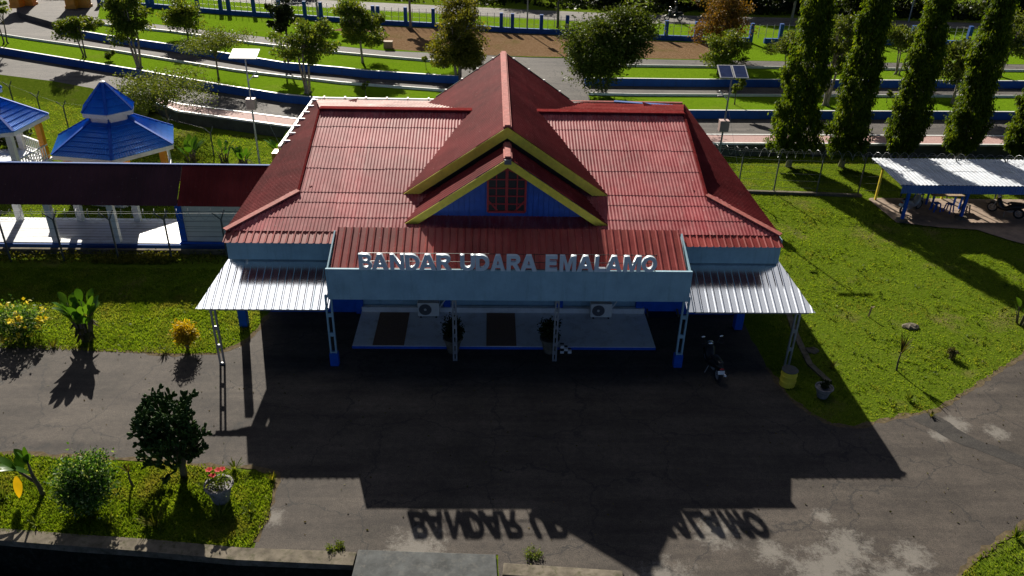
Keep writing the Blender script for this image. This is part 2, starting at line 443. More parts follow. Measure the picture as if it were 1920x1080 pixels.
# ------------------------------------------------------------------ mesh helpers
class MB:
    def __init__(self):
        self.v, self.f = [], []

    def add(self, vs, fs):
        o = len(self.v)
        self.v += [tuple(map(float, p)) for p in vs]
        self.f += [tuple(i + o for i in f) for f in fs]
        return self

    def box(self, x0, y0, z0, x1, y1, z1):
        return self.add([(x0, y0, z0), (x1, y0, z0), (x1, y1, z0), (x0, y1, z0), (x0, y0, z1), (x1, y0, z1), (x1, y1, z1), (x0, y1, z1)],
                        [(3, 2, 1, 0), (4, 5, 6, 7), (0, 1, 5, 4), (1, 2, 6, 5), (2, 3, 7, 6), (3, 0, 4, 7)])

    def prism(self, poly, z0, z1):
        """poly: (x, y) ring counter-clockwise; z0, z1 numbers"""
        n = len(poly)
        a = sum(poly[i][0] * poly[(i + 1) % n][1] - poly[(i + 1) % n][0] * poly[i][1] for i in range(n))
        if a < 0:
            poly = poly[::-1]
        vs = [(p[0], p[1], z0) for p in poly] + [(p[0], p[1], z1) for p in poly]
        fs = [tuple(range(n))[::-1], tuple(range(n, 2 * n))] + [(i, (i + 1) % n, n + (i + 1) % n, n + i) for i in range(n)]
        return self.add(vs, fs)

    def sheet(self, poly, z):
        n = len(poly)
        a = sum(poly[i][0] * poly[(i + 1) % n][1] - poly[(i + 1) % n][0] * poly[i][1] for i in range(n))
        if a < 0:
            poly = poly[::-1]
        return self.add([(p[0], p[1], z) for p in poly], [tuple(range(n))])

    def plate(self, pts, thick):
        """flat polygon in 3D given thickness along its normal"""
        P = [Vector(p) for p in pts]
        nrm = Vector((0, 0, 0))
        for i in range(len(P)):
            nrm += P[i].cross(P[(i + 1) % len(P)])
        nrm.normalize()
        n = len(P)
        vs = P + [p - nrm * thick for p in P]
        fs = [tuple(range(n)), tuple(range(n, 2 * n))[::-1]] + [(i, n + i, n + (i + 1) % n, (i + 1) % n) for i in range(n)]
        return self.add(vs, fs)

    def bar(self, a, b, w, h=None, up=(0, 0, 1)):
        """rectangular bar from a to b"""
        a, b = Vector(a), Vector(b)
        d = (b - a).normalized()
        up = Vector(up)
        if abs(d.dot(up)) > 0.95:
            up = Vector((0, 1, 0))
        s = d.cross(up).normalized() * (w / 2)
        t = s.cross(d).normalized() * ((h or w) / 2)
        vs = [a - s - t, a + s - t, a + s + t, a - s + t, b - s - t, b + s - t, b + s + t, b - s + t]
        return self.add(vs, [(3, 2, 1, 0), (4, 5, 6, 7), (0, 1, 5, 4), (1, 2, 6, 5), (2, 3, 7, 6), (3, 0, 4, 7)])

    def tube(self, pts, radii, n=8):
        P = [Vector(p) for p in pts]
        if not hasattr(radii, '__len__'):
            radii = [radii] * len(P)
        vs, fs = [], []
        side = None
        for i, p in enumerate(P):
            d = (P[min(i + 1, len(P) - 1)] - P[max(i - 1, 0)]).normalized()
            ref = Vector((0, 0, 1)) if abs(d.z) < 0.9 else Vector((0, 1, 0))
            s = d.cross(ref).normalized()
            if side is not None:
                s = (side - d * side.dot(d)).normalized()
            side = s
            t = d.cross(s)
            for k in range(n):
                a = 2 * math.pi * k / n
                vs.append(p + (s * math.cos(a) + t * math.sin(a)) * radii[i])
        for i in range(len(P) - 1):
            for k in range(n):
                fs.append((i * n + k, i * n + (k + 1) % n, (i + 1) * n + (k + 1) % n, (i + 1) * n + k))
        fs.append(tuple(range(n))[::-1])
        fs.append(tuple((len(P) - 1) * n + k for k in range(n)))
        return self.add(vs, fs)

    def lathe(self, prof, n=20, c=(0, 0, 0)):
        vs, fs = [], []
        for r, z in prof:
            for k in range(n):
                a = 2 * math.pi * k / n
                vs.append((c[0] + r * math.cos(a), c[1] + r * math.sin(a), c[2] + z))
        m = len(prof)
        for i in range(m - 1):
            for k in range(n):
                fs.append((i * n + k, i * n + (k + 1) % n, (i + 1) * n + (k + 1) % n, (i + 1) * n + k))
        fs.append(tuple(range(n))[::-1])
        fs.append(tuple((m - 1) * n + k for k in range(n)))
        return self.add(vs, fs)

    def torus(self, c, R, r, axis='X', n=20, m=8):
        vs, fs = [], []
        for i in range(n):
            a = 2 * math.pi * i / n
            for j in range(m):
                b = 2 * math.pi * j / m
                u, w, h = (R + r * math.cos(b)) * math.cos(a), (R + r * math.cos(b)) * math.sin(a), r * math.sin(b)
                p = {'X': (h, u, w), 'Y': (u, h, w), 'Z': (u, w, h)}[axis]
                vs.append((c[0] + p[0], c[1] + p[1], c[2] + p[2]))
        for i in range(n):
            for j in range(m):
                fs.append((i * m + j, ((i + 1) % n) * m + j, ((i + 1) % n) * m + (j + 1) % m, i * m + (j + 1) % m))
        return self.add(vs, fs)

    def ellip(self, c, r, n=12, m=8, rot=None):
        vs, fs = [], []
        for i in range(m + 1):
            t = math.pi * i / m
            for k in range(n):
                a = 2 * math.pi * k / n
                q = Vector((r[0] * math.sin(t) * math.cos(a), r[1] * math.sin(t) * math.sin(a), r[2] * math.cos(t)))
                if rot is not None:
                    q = rot @ q
                vs.append((c[0] + q.x, c[1] + q.y, c[2] + q.z))
        for i in range(m):
            for k in range(n):
                fs.append((i * n + k, (i + 1) * n + k, (i + 1) * n + (k + 1) % n, i * n + (k + 1) % n))
        return self.add(vs, fs)

    def ribbon(self, pts, w, z0, z1):
        """upright strip along an (x, y) line: a kerb or low wall"""
        P = [Vector((p[0], p[1])) for p in pts]
        L, R_ = [], []
        for i, p in enumerate(P):
            d = (P[min(i + 1, len(P) - 1)] - P[max(i - 1, 0)]).normalized()
            nrm = Vector((-d.y, d.x)) * (w / 2)
            L.append(p + nrm)
            R_.append(p - nrm)
        n = len(P)
        vs = [(p.x, p.y, z) for z in (z0, z1) for p in R_] + [(p.x, p.y, z) for z in (z0, z1) for p in L]
        fs = []
        for i in range(n - 1):
            fs += [(i, i + 1, n + i + 1, n + i), (n + i, n + i + 1, 3 * n + i + 1, 3 * n + i), (2 * n + i + 1, 2 * n + i, 3 * n + i, 3 * n + i + 1)]
        fs += [(0, n, 3 * n, 2 * n), (n - 1, 3 * n - 1, 4 * n - 1, 2 * n - 1)]
        return self.add(vs, fs)

    def mesh(self, name, smooth=False):
        me = bpy.data.meshes.new(name)
        me.from_pydata(self.v, [], self.f)
        if smooth:
            me.polygons.foreach_set("use_smooth", [True] * len(me.polygons))
        me.update()
        return me

    def build(self, name, m, parent=None, smooth=False, rel=False, bev=0.0):
        """rel: the vertices were given in world space, move them into the parent's space"""
        if parent is not None and rel:
            o_ = Vector(parent['_at']) if '_at' in parent else parent.location
            if parent.parent is not None and '_at' not in parent:
                o_ = parent.parent.location
            self.v = [(a - o_[0], b - o_[1], c - o_[2]) for a, b, c in self.v]
        me = self.mesh(name, smooth)
        me.materials.append(MT[m] if isinstance(m, str) else m)
        o = bpy.data.objects.new(name, me)
        C.objects.link(o)
        if parent is not None:
            o.parent = parent
        if bev:
            b = o.modifiers.new("bevel", 'BEVEL')
            b.width = bev
            b.segments = 2
            b.limit_method = 'ANGLE'
        return o


def tag(o, label=None, cat=None, group=None, kind=None):
    if label:
        o['label'] = label
    if cat:
        o['category'] = cat
    if group:
        o['group'] = group
    if kind:
        o['kind'] = kind
    return o


def thing(name, label, cat, loc=(0, 0, 0), rz=0.0, group=None):
    o = bpy.data.objects.new(name, None)
    o.empty_display_size = 0.3
    C.objects.link(o)
    o.location = loc
    o.rotation_euler = (0, 0, rz)
    return tag(o, label, cat, group)


def struct(o):
    o['kind'] = 'structure'
    return o


def kids(o):
    return [c for c in bpy.data.objects if c.parent == o]


def dup(root, loc, rz=0.0, label=None, scale=None, group=None):
    r = root.copy()
    C.objects.link(r)
    r.location = loc
    r.rotation_euler = (0, 0, rz)
    if scale:
        r.scale = scale if hasattr(scale, '__len__') else (scale,) * 3
    if label:
        r['label'] = label
    if group:
        r['group'] = group
    for ch in kids(root):
        c = ch.copy()
        C.objects.link(c)
        c.parent = r
        for g in kids(ch):
            d = g.copy()
            C.objects.link(d)
            d.parent = c
    return r


def corr(O, U, V, poly, period, amp, vcuts=(), lift=0.012, profile='sine', seg=6):
    """corrugated sheeting: O origin, U across the ribs, V down-slope upwards, poly convex in (u, v)."""
    O, U, V = Vector(O), Vector(U).normalized(), Vector(V).normalized()
    N = U.cross(V).normalized()
    if N.z < 0:
        N = -N
    us = [p[0] for p in poly]
    vs_ = [p[1] for p in poly]
    cuts = [min(vs_)] + [c for c in vcuts if min(vs_) < c < max(vs_)] + [max(vs_)]
    step = period / seg
    nu = int((max(us) - min(us)) / step) + 2
    bm = bmesh.new()

    def h(i, u):
        if profile == 'sine':
            return amp * math.sin(2 * math.pi * u / period) + 0.004 * math.sin(u * 1.7)
        k = i % seg
        return amp if k == 0 else (amp * 0.9 if k == 1 else 0.0)

    for ci in range(len(cuts) - 1):
        v0, v1 = cuts[ci], cuts[ci + 1]
        v1e = v1 + (0.06 if ci < len(cuts) - 2 else 0)
        top_l, bot_l = 0.0, (lift if ci > 0 else 0.0)
        rows = []
        jit = RS.uniform(-0.02, 0.02, 400)
        for v, lf, isb in ((v0, bot_l, True), (v1e, top_l, False)):
            row = []
            for i in range(nu):
                u = min(us) + i * step
                jv = jit[int(u / 0.8) % 400] if (isb and ci > 0) else 0
                row.append(bm.verts.new(O + U * u + V * (v + jv) + N * (h(i, u) + lf)))
            rows.append(row)
        for i in range(nu - 1):
            bm.faces.new((rows[0][i], rows[0][i + 1], rows[1][i + 1], rows[1][i]))
    n = len(poly)
    a = sum(poly[i][0] * poly[(i + 1) % n][1] - poly[(i + 1) % n][0] * poly[i][1] for i in range(n))
    ring = poly if a > 0 else poly[::-1]
    for i in range(n):
        p, q = ring[i], ring[(i + 1) % n]
        d = Vector((q[0] - p[0], q[1] - p[1])).normalized()
        out = U * d.y + V * (-d.x)
        co = O + U * p[0] + V * p[1]
        bmesh.ops.bisect_plane(bm, geom=bm.verts[:] + bm.edges[:] + bm.faces[:], plane_co=co + out * 0.001, plane_no=out, clear_outer=True)
    bm.normal_update()
    for f in bm.faces:
        if f.normal.z < 0:
            f.normal_flip()
    mb = MB()
    bm.verts.index_update()
    mb.add([v.co[:] for v in bm.verts], [tuple(v.index for v in f.verts) for f in bm.faces])
    bm.free()
    return mb


def quads_obj(name, verts, m, parent=None, nper=4):
    """fast mesh of separate quads (or triangles): verts (N, nper, 3)"""
    N = verts.shape[0]
    me = bpy.data.meshes.new(name)
    me.vertices.add(N * nper)
    me.vertices.foreach_set("co", verts.reshape(-1).astype(np.float32))
    me.loops.add(N * nper)
    me.loops.foreach_set("vertex_index", np.arange(N * nper, dtype=np.int32))
    me.polygons.add(N)
    me.polygons.foreach_set("loop_start", np.arange(0, N * nper, nper, dtype=np.int32))
    me.polygons.foreach_set("loop_total", np.full(N, nper, dtype=np.int32))
    me.update(calc_edges=True)
    me.materials.append(MT[m])
    o = bpy.data.objects.new(name, me)
    C.objects.link(o)
    if parent is not None:
        o.parent = parent
    return o


def unit(a):
    return a / (np.linalg.norm(a, axis=-1, keepdims=True) + 1e-9)


def leaves(cent, out, size, aspect=0.5, droop=0.0, rs=RS, spread=0.9):
    """diamond leaves at cent (N,3); out: (N,3) outward directions"""
    N = len(cent)
    d = unit(out * 0.6 + rs.normal(0, spread, (N, 3)) * 0.7 + np.array([0, 0, -droop]))
    r = unit(np.cross(d, rs.normal(0, 1, (N, 3))))
    s = size * rs.uniform(0.6, 1.35, (N, 1))
    nrm = np.cross(d, r)
    fold = nrm * s * 0.12
    return np.stack([cent - d * s * 0.5, cent + r * s * aspect * 0.5 + fold, cent + d * s * 0.5, cent - r * s * aspect * 0.5 + fold], 1)


# ------------------------------------------------------------------ SETTING: ground, roads, terraces
m1F = [(-75, 84), (-52, 73.2), (-39.3, 66.8), (-33.5, 64.0), (-25.6, 60.2), (-18.7, 56.6), (-13.9, 54.4), (-10.2, 53.4), (0, 52.4), (12.85, 52.0), (36, 52.7), (75, 54.0)]
m1B = [(-75, 87.5), (-52, 76.4), (-39.1, 70.0), (-30.1, 66.0), (-18.8, 60.3), (-10.6, 57.3), (-3.2, 55.7), (10, 55.3), (13.4, 55.4), (38, 56.3), (75, 57.6)]
m2F = [(-37.0, 72.4), (-31.9, 69.6), (-26.3, 66.95), (-19.7, 63.5), (-15.4, 61.2), (-11.0, 60.0), (-8.9, 59.2), (-3.1, 58.1), (5, 58.0), (13.95, 58.1), (39, 59.0), (75, 60.4)]
m2B = [(-36.4, 73.5), (-34.0, 73.6), (-27.0, 71.0), (-19.8, 67.4), (-13.2, 64.7), (-8.2, 63.2), (-3.9, 62.0), (4.9, 61.5), (14.65, 61.6), (40.6, 61.9), (75, 63.0)]
rdC = [(-44, 79.5), (-35.6, 76.5), (-30.0, 74.7), (-26.9, 73.3), (-21.2, 71.0), (-12.9, 67.3), (-8.5, 65.7), (3, 64.3), (15.2, 64.2), (42.1, 64.4), (75, 65.6)]
fenceline = [(-38.2, 83.2), (-32.7, 82.2), (-24.6, 79.5), (-15.6, 77.4), (-10.2, 76.0), (-4.0, 75.0), (1.9, 73.4), (6.7, 72.9), (12.6, 71.6), (18.1, 71.05), (22.4, 70.8), (34, 70.9), (75, 72.5)]
farF = [(-75, 99), (-28.4, 87.3), (-18.1, 84.6), (-4.2, 82.0), (7.6, 79.6), (13.5, 78.9), (38, 79.0), (47.5, 78.9), (90, 79.5)]
farB = [(-75, 102.8), (-28, 91), (-17, 88.2), (2.1, 85.0), (14.2, 83.2), (39.5, 82.4), (48.8, 81.6), (90, 82.3)]
swF = [(-22.6, 54.0), (-20.3, 51.9), (-12.56, 49.05), (0, 47.3), (12.65, 46.8), (32.9, 47.2), (75, 48.4)]
swB = [(-22.9, 54.9), (-20.6, 53.4), (-12.3, 50.5), (0, 48.9), (13.0, 48.4), (33.85, 48.9), (75, 50.1)]
roadL = [(-75, 82), (-52, 68.5), (-36.2, 60.5), (-31.6, 58.9), (-28.2, 57.25), (-25.84, 55.6)]

g = MB()
g.sheet([(-120, 17.6), (-40, 16.6), (-13.0, 15.95), (-10.9, 15.72), (-9.1, 15.55), (-6.5, 15.27), (-3.42, 15.08), (-3.42, 6), (120, 6), (120, 900), (-900, 900), (-900, 60), (-121, 17.7)], -0.012)
struct(g.build("ground", 'grass'))

# forecourt asphalt
A = [(-40, 25.9), (-17.95, 25.36), (-15.9, 25.13), (-13.9, 24.9), (-11.3, 24.64), (-9.9, 24.72), (-9.2, 25.3), (-8.84, 26.23), (-8.69, 27.7), (-8.69, 30), (10.1, 30),
     (10.1, 27.74), (10.1, 24.0), (10.35, 22.2), (10.75, 21.3), (11.3, 20.76), (12.0, 20.6), (12.75, 20.85), (13.79, 21.19), (15.2, 21.49), (16.37, 22.33), (20.16, 24.93), (40, 40),
     (60, 40), (16.5, 17.4), (15.07, 16.27), (14.3, 15.8), (13.53, 15.4), (12.7, 14.9), (12.37, 14.58), (11.6, 13.2), (11.4, 8), (0.35, 8), (0.3, 15.25), (-3.42, 15.05), (-6.15, 15.25), (-6.15, 17.43), (-6.2, 18.3),
     (-6.9, 18.62), (-8.35, 18.71), (-10.5, 18.97), (-12.6, 19.13), (-14.7, 19.25), (-40, 20.3)]


def rough_edge(poly, amp=0.05, step=0.45, far=25.0):
    out = []
    for i, p in enumerate(poly):
        q = poly[(i + 1) % len(poly)]
        d = Vector((q[0] - p[0], q[1] - p[1]))
        n = max(1, int(d.length / step)) if d.length < far else 1
        nrm = Vector((-d.y, d.x)).normalized()
        for k in range(n):
            t = k / n
            j = random.uniform(-amp, amp) if k else 0
            out.append((p[0] + d.x * t + nrm.x * j, p[1] + d.y * t + nrm.y * j))
    return out


def fill_sheet(poly, z, name, m):
    """flat sheet with a possibly concave outline, triangulated"""
    bm = bmesh.new()
    vs = [bm.verts.new((p[0], p[1], z)) for p in poly]
    f = bm.faces.new(vs)
    f.normal_update()
    if f.normal.z < 0:
        f.normal_flip()
    bmesh.ops.triangulate(bm, faces=[f])
    me = bpy.data.meshes.new(name)
    bm.to_mesh(me)
    bm.free()
    me.materials.append(MT[m])
    o = bpy.data.objects.new(name, me)
    C.objects.link(o)
    return o


struct(fill_sheet(rough_edge(A), 0.0, "forecourt_asphalt", 'asphalt'))
# dark resurfaced strip on the right drive, with a paler seam along it
struct(fill_sheet(rough_edge([(14.0, 21.15), (14.9, 21.35), (15.7, 20.0), (17.4, 18.75), (19.5, 17.0), (22, 15.2), (21.6, 14.8), (19.0, 16.5), (16.6, 18.45), (14.9, 19.9)], 0.05, 0.3), 0.005, "asphalt_patch", 'asphalt2'))
struct(fill_sheet(rough_edge([(16.62, 18.40), (19.0, 16.45), (21.6, 14.75), (21.55, 14.68), (18.95, 16.38), (16.58, 18.34)], 0.015, 0.25), 0.007, "asphalt_seam", 'cement'))
# bare soil fringe where the lawns meet the asphalt
MT['fringe'] = mat("soil_fringe", (0.11, 0.085, 0.055), 0.95, var=0.45, scale=7, spec=0.0, dirt=(0.07, 0.08, 0.025), dirt_amt=0.8)
for ln_ in ([(-26, 25.6), (-17.95, 25.36), (-15.9, 25.13), (-13.9, 24.9), (-11.3, 24.64), (-9.9, 24.72), (-9.2, 25.3), (-8.84, 26.23), (-8.69, 27.7)],
            [(10.1, 24.0), (10.35, 22.2), (10.75, 21.3), (11.3, 20.76), (12.0, 20.6), (12.75, 20.85), (13.79, 21.19), (15.2, 21.49), (16.37, 22.33), (20.16, 24.93), (26, 29.3)],
            [(-6.15, 15.7), (-6.15, 17.43), (-6.2, 18.3), (-6.9, 18.62), (-8.35, 18.71), (-10.5, 18.97), (-12.6, 19.13), (-16, 19.3)],
            [(11.6, 13.4), (12.37, 14.58), (13.53, 15.4), (15.07, 16.27), (17, 17.7)]):
    a_, b_ = [], []
    for i in range(len(ln_) - 1):
        p_, q_ = Vector(ln_[i]), Vector(ln_[i + 1])
        n_ = max(2, int((q_ - p_).length / 0.22))
        nn_ = Vector((-(q_ - p_).y, (q_ - p_).x)).normalized()
        for k_ in range(n_):
            c_ = p_.lerp(q_, k_ / n_)
            a_.append(c_ + nn_ * random.uniform(0.02, 0.16))
            b_.append(c_ - nn_ * random.uniform(0.02, 0.16))
    mb = MB()
    n_ = len(a_)
    mb.add([(p_.x, p_.y, 0.0025) for p_ in a_ + b_], [(i, n_ + i, n_ + i + 1, i + 1) for i in range(n_ - 1)])
    struct(mb.build("soil_fringe", 'fringe'))

# ditch in the near left, with its concrete edge and the slab bridging it
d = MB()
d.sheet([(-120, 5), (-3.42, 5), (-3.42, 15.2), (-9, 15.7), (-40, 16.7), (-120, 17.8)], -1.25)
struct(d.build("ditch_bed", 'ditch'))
w = MB()
w.ribbon([(-40, 16.6), (-13.0, 15.95), (-10.9, 15.72), (-9.1, 15.55), (-6.5, 15.27), (-3.45, 15.08)], 0.42, -0.16, 0.05)
w.v = [(a, b + random.uniform(-0.02, 0.02), c) for a, b, c in w.v]
tag(w.build("ditch_edge_wall", 'concrete'), "weathered concrete edge along the near lawn above the dark ditch", "kerb")
tag(MB().ribbon([(-40, 16.6), (-13.0, 15.95), (-10.9, 15.72), (-9.1, 15.55), (-6.5, 15.27), (-3.45, 15.08)], 0.36, -1.3, -0.162).build("ditch_wall", 'ditch'), "ditch wall coloured near black as if in shade, under the pale lawn edge", "wall")  # near-black colour puts shade onto the concrete face
s = MB()
s.prism([(-3.4, 15.38), (0.24, 15.2), (0.34, 13.0), (-3.5, 13.0)], -0.3, 0.06)
tag(s.build("slab_bridge", 'slab', bev=0.02), "grey concrete slab bridging the ditch at the bottom of the forecourt", "slab")
k = MB()
k.ribbon([(0.42, 14.72), (3.5, 14.45)], 0.4, -0.2, 0.06)
tag(k.build("kerb_stone", 'concrete', bev=0.02), "pale broken kerb beside the grey slab at the forecourt edge", "kerb")


def band(a, b, z):
    """polygon between two lines"""
    return list(a) + list(b)[::-1]


# terraces: the drives climb away from the terminal in three steps
t = MB()
t.prism(roadL + swF + [(300, 52), (300, 300), (-300, 300), (-300, 110)], -0.5, 0.7)
struct(t.build("lower_road_terrace", 'road'))
GX0, GX1 = -2.3, 6.8


def cut(line, x0, x1):
    """part of an (x, y) line between two x values"""
    out = []
    for i in range(len(line) - 1):
        (ax, ay), (bx, by) = line[i], line[i + 1]
        if i == 0 and x0 <= ax <= x1:
            out.append((ax, ay))
        for xc in sorted((x0, x1)):
            if min(ax, bx) < xc < max(ax, bx):
                out.append((xc, ay + (by - ay) * (xc - ax) / (bx - ax)))
        if x0 <= bx <= x1:
            out.append((bx, by))
    return out


m1L, m1R = cut(m1F, -400, GX0), cut(m1F, GX1, 400)
m1bL, m1bR = cut(m1B, -400, GX0), cut(m1B, GX1, 400)
m2L, m2R = cut(m2F, -400, GX0), cut(m2F, GX1, 400)
m2bL, m2bR = cut(m2B, -400, GX0), cut(m2B, GX1, 400)
t = MB()
t.prism(m1L + [(GX0, 299), (-299, 299), (-299, 140)], 0.69, 1.2)
struct(t.build("middle_road_terrace", 'road'))
t = MB()
t.prism(m1R + [(300, 60), (300, 299), (GX1, 299)], 0.69, 1.2)
struct(t.build("middle_road_terrace", 'road'))
t = MB()
t.prism(m2L + [(GX0, 64.7), (GX1, 64.5)] + m2R + [(300, 66), (300, 298), (-298, 298), (-298, 200), (-60, 110), (-44, 79), (-38.5, 74.5)], 1.19, 1.7)
struct(t.build("upper_road_terrace", 'road'))
struct(MB().add([(GX0 + 0.005, 50.2, 0.705), (GX1 - 0.005, 50.2, 0.705), (GX1 - 0.005, 64.6, 1.703), (GX0 + 0.005, 64.7, 1.703)], [(0, 1, 2, 3)]).build("crossing_drive", 'road'))
for f_, b_ in ((m1L, m1bL), (m1R, m1bR)):
    struct(fill_sheet(band(f_, b_, 1.2), 1.225, "median_lawn", 'verge'))
for f_, b_ in ((m2L, m2bL), (m2R, m2bR)):
    struct(fill_sheet(band(f_, b_, 1.7), 1.725, "median_lawn", 'verge'))
fl2 = [(-60, 100), (-44, 84.5)] + fenceline
struct(fill_sheet(band(rdC[1:], [(-38.2, 83.2)] + fenceline[1:], 1.7), 1.712, "roadside_lawn", 'verge'))
struct(fill_sheet([(-14, 73.0), (-10.2, 72.6), (-8.2, 66.3), (-3, 64.9), (3, 64.45), (17, 64.4), (19.5, 66), (20.5, 69.8), (12.6, 71.3), (6.7, 72.6), (1.9, 73.1), (-4, 74.6), (-9.5, 75.4), (-12.5, 75.6)], 1.72, "bare_earth", 'dirt'))
struct(fill_sheet(band(fenceline, [(75, 79.3)] + farF[::-1][1:-1] + [(-50, 93)], 1.7) if False else list(fenceline) + [(75, 79.2), (47.5, 78.7), (38, 78.8), (13.5, 78.7), (7.6, 79.3), (-4.2, 81.7), (-18.1, 84.3), (-28.4, 87.0), (-42, 90.5)], 1.708, "roadside_lawn", 'verge'))
struct(fill_sheet(band(farF, farB, 1.7), 1.716, "main_road", 'mainroad'))
struct(fill_sheet(list(farB) + [(290, 100), (290, 290), (-290, 290), (-290, 150)], 1.707, "far_ground", 'grass'))
# ramp that joins the drives on the far left
struct(MB().add([(-37.2, 72.6, 1.21), (-38.6, 74.6, 1.215), (-44.2, 79.2, 1.712), (-60, 92, 1.712), (-75, 88.2, 1.21), (-52, 77.0, 1.21), (-39.3, 70.8, 1.21)], [(0, 1, 2, 3, 4, 5, 6)]).build("road_ramp", 'road')) if False else None
# grass bank from the left lawn up to the lower drive
b = MB()
up = [(x, y, 0.705) for x, y in roadL] + [(-22.7, 54.1, 0.705)]
dn = [(x + 1.6, y - 3.2, -0.02) for x, y in roadL] + [(-22.6, 52.0, -0.02)]
nb = len(up)
b.add(up + dn, [(nb + i, nb + i + 1, i + 1, i) for i in range(nb - 1)])
struct(b.build("grass_bank", 'grass'))
struct(fill_sheet(band(swF, swB, 0.7), 0.76, "pavement", 'paving'))
for nm, pl, lab in (("kerb", swF, "white edged front kerb of the pink pavement"), ("kerb", swB, "white kerb between pink pavement and lower drive")):
    tag(MB().ribbon(pl, 0.16, 0.55, 0.79).build(nm, 'white'), lab, "kerb")
tag(MB().ribbon([(x, y - 0.1) for x, y in swF], 0.12, -0.1, 0.68).build("retaining_wall", 'darkconc'), "dark retaining wall under the pink pavement", "wall")  # dark mottled tone over the whole face


def blue_kerb(line, z0, z1, lab):
    r = thing("kerb_wall", lab, "kerb wall", (line[len(line) // 2][0], line[len(line) // 2][1], z0))
    MB().ribbon(line, 0.22, z0 - 0.3, z1).build("wall_face", 'bluewall', r, rel=True)
    MB().ribbon(line, 0.15, z1 + 0.003, z1 + 0.025).build("coping", 'white', r, rel=True)
    return r


blue_kerb(m1L, 0.7, 1.235, "long blue kerb wall with white top on the lower drive, left of the roof")
blue_kerb(m1R, 0.7, 1.235, "long blue kerb wall with white top on the lower drive, behind the columnar trees")
blue_kerb(m2L, 1.2, 1.735, "blue kerb wall with white top on the middle drive, left of the roof peak")
blue_kerb(m2R, 1.2, 1.735, "blue kerb wall with white top on the middle drive, right of the roof peak")
for ln_, z0_, z1_, lab in ((m1bL, 1.0, 1.40, "thin white kerb behind the lower median lawn, left of the roof"), (m1bR, 1.0, 1.40, "thin white kerb behind the lower median lawn, right of the roof"),
                           (m2bL, 1.5, 1.90, "thin white kerb behind the upper median lawn, left of the roof"), (m2bR, 1.5, 1.90, "thin white kerb behind the upper median lawn, right of the roof")):
    tag(MB().ribbon(ln_, 0.08, z0_, z1_).build("kerb", 'white'), lab, "kerb")

# ------------------------------------------------------------------ lawns of real blades
def in_poly(x, y, poly):
    c = np.zeros(len(x), bool)
    j = len(poly) - 1
    for i in range(len(poly)):
        xi, yi, xj, yj = poly[i][0], poly[i][1], poly[j][0], poly[j][1]
        hit = ((yi > y) != (yj > y)) & (x < (xj - xi) * (y - yi) / (yj - yi + 1e-12) + xi)
        c ^= hit
        j = i
    return c


def lawn(name, poly, n, z, hmin, hmax, label, m='blade', avoid=None):
    xs = [p[0] for p in poly]
    ys = [p[1] for p in poly]
    x = RS.uniform(min(xs), max(xs), n)
    y = RS.uniform(min(ys), max(ys), n)
    k = in_poly(x, y, poly)
    if avoid:
        k &= ~in_poly(x, y, avoid)
    x, y = x[k], y[k]
    dens = np.sin(x * 1.1 + np.sin(y * 0.7) * 2) * np.cos(y * 1.3 + np.sin(x * 0.5) * 2)
    keep = RS.rand(len(x)) < 0.72 + 0.28 * dens
    x, y = x[keep], y[keep]
    N = len(x)
    base = np.stack([x, y, np.full(N, z)], 1)
    a = RS.uniform(0, 6.283, N)
    wv = np.stack([np.cos(a), np.sin(a), np.zeros(N)], 1) * RS.uniform(0.012, 0.03, (N, 1))
    h = RS.uniform(hmin, hmax, (N, 1))
    lean = np.concatenate([RS.normal(0, 0.5, (N, 2)), np.ones((N, 1))], 1) * h
    v = np.stack([base - wv, base + wv, base + lean], 1)
    o = quads_obj(name, v, m, None, 3)
    return tag(o, label, "grass", kind='stuff')


asph = A
lawn("lawn_grass", [(10.3, 20.4), (12.75, 20.9), (15.2, 21.5), (20.2, 25), (30, 33), (36, 46.6), (11, 46.6), (10.3, 40)], 170000, 0.0, 0.02, 0.06, "short bright grass of the wide right lawn", avoid=A)
lawn("lawn_grass", [(-26, 25.4), (-11.3, 24.7), (-9.9, 24.75), (-8.9, 26.3), (-8.7, 31.3), (-26, 31.3)], 75000, 0.0, 0.03, 0.09, "short grass of the left lawn in the walkway shade")
lawn("lawn_grass", [(-17, 16.1), (-13.0, 16.05), (-12, 16.0), (-10.9, 15.85), (-10, 15.9), (-8.5, 15.62), (-6.3, 15.5), (-6.05, 16.5), (-6.25, 18.3), (-8.35, 18.66), (-14.7, 19.2), (-17, 19.3)], 60000, 0.0, 0.03, 0.10, "rough grass of the near left lawn above the ditch")
lawn("lawn_grass", [(11.9, 13.0), (12.4, 14.58), (13.5, 15.4), (15.0, 16.25), (19, 19), (22, 13)], 30000, 0.0, 0.03, 0.10, "grass corner at the lower right of the forecourt")
lawn("lawn_grass", [(-40, 44), (-40, 60), (-28, 56), (-22, 51), (-12.5, 48.6), (-10, 44), (-10, 36.5), (-27, 36.5)], 90000, 0.0, 0.04, 0.13, "long sunlit grass around the blue pavilions")
# ------------------------------------------------------------------ TERMINAL
XL, XR, YE, ZE, SL = -9.25, 10.4, 25.87, 4.4, 0.316
YR = 33.0
ZR = ZE + SL * (YR - YE)
HX0, HX1, HY = -7.05, 8.12, 27.9
HZ = ZE + SL * (HY - YE)
XC = 0.62
term = thing("terminal_building", "low airport terminal with red corrugated roof, blue gable and pale blue porch", "building", (XC, 33, 0))


def tb(mb, name, m, par=None, **k):
    mb.v = [(a - XC, b - 33, c) for a, b, c in mb.v]
    return mb.build(name, m, par or term, **k)


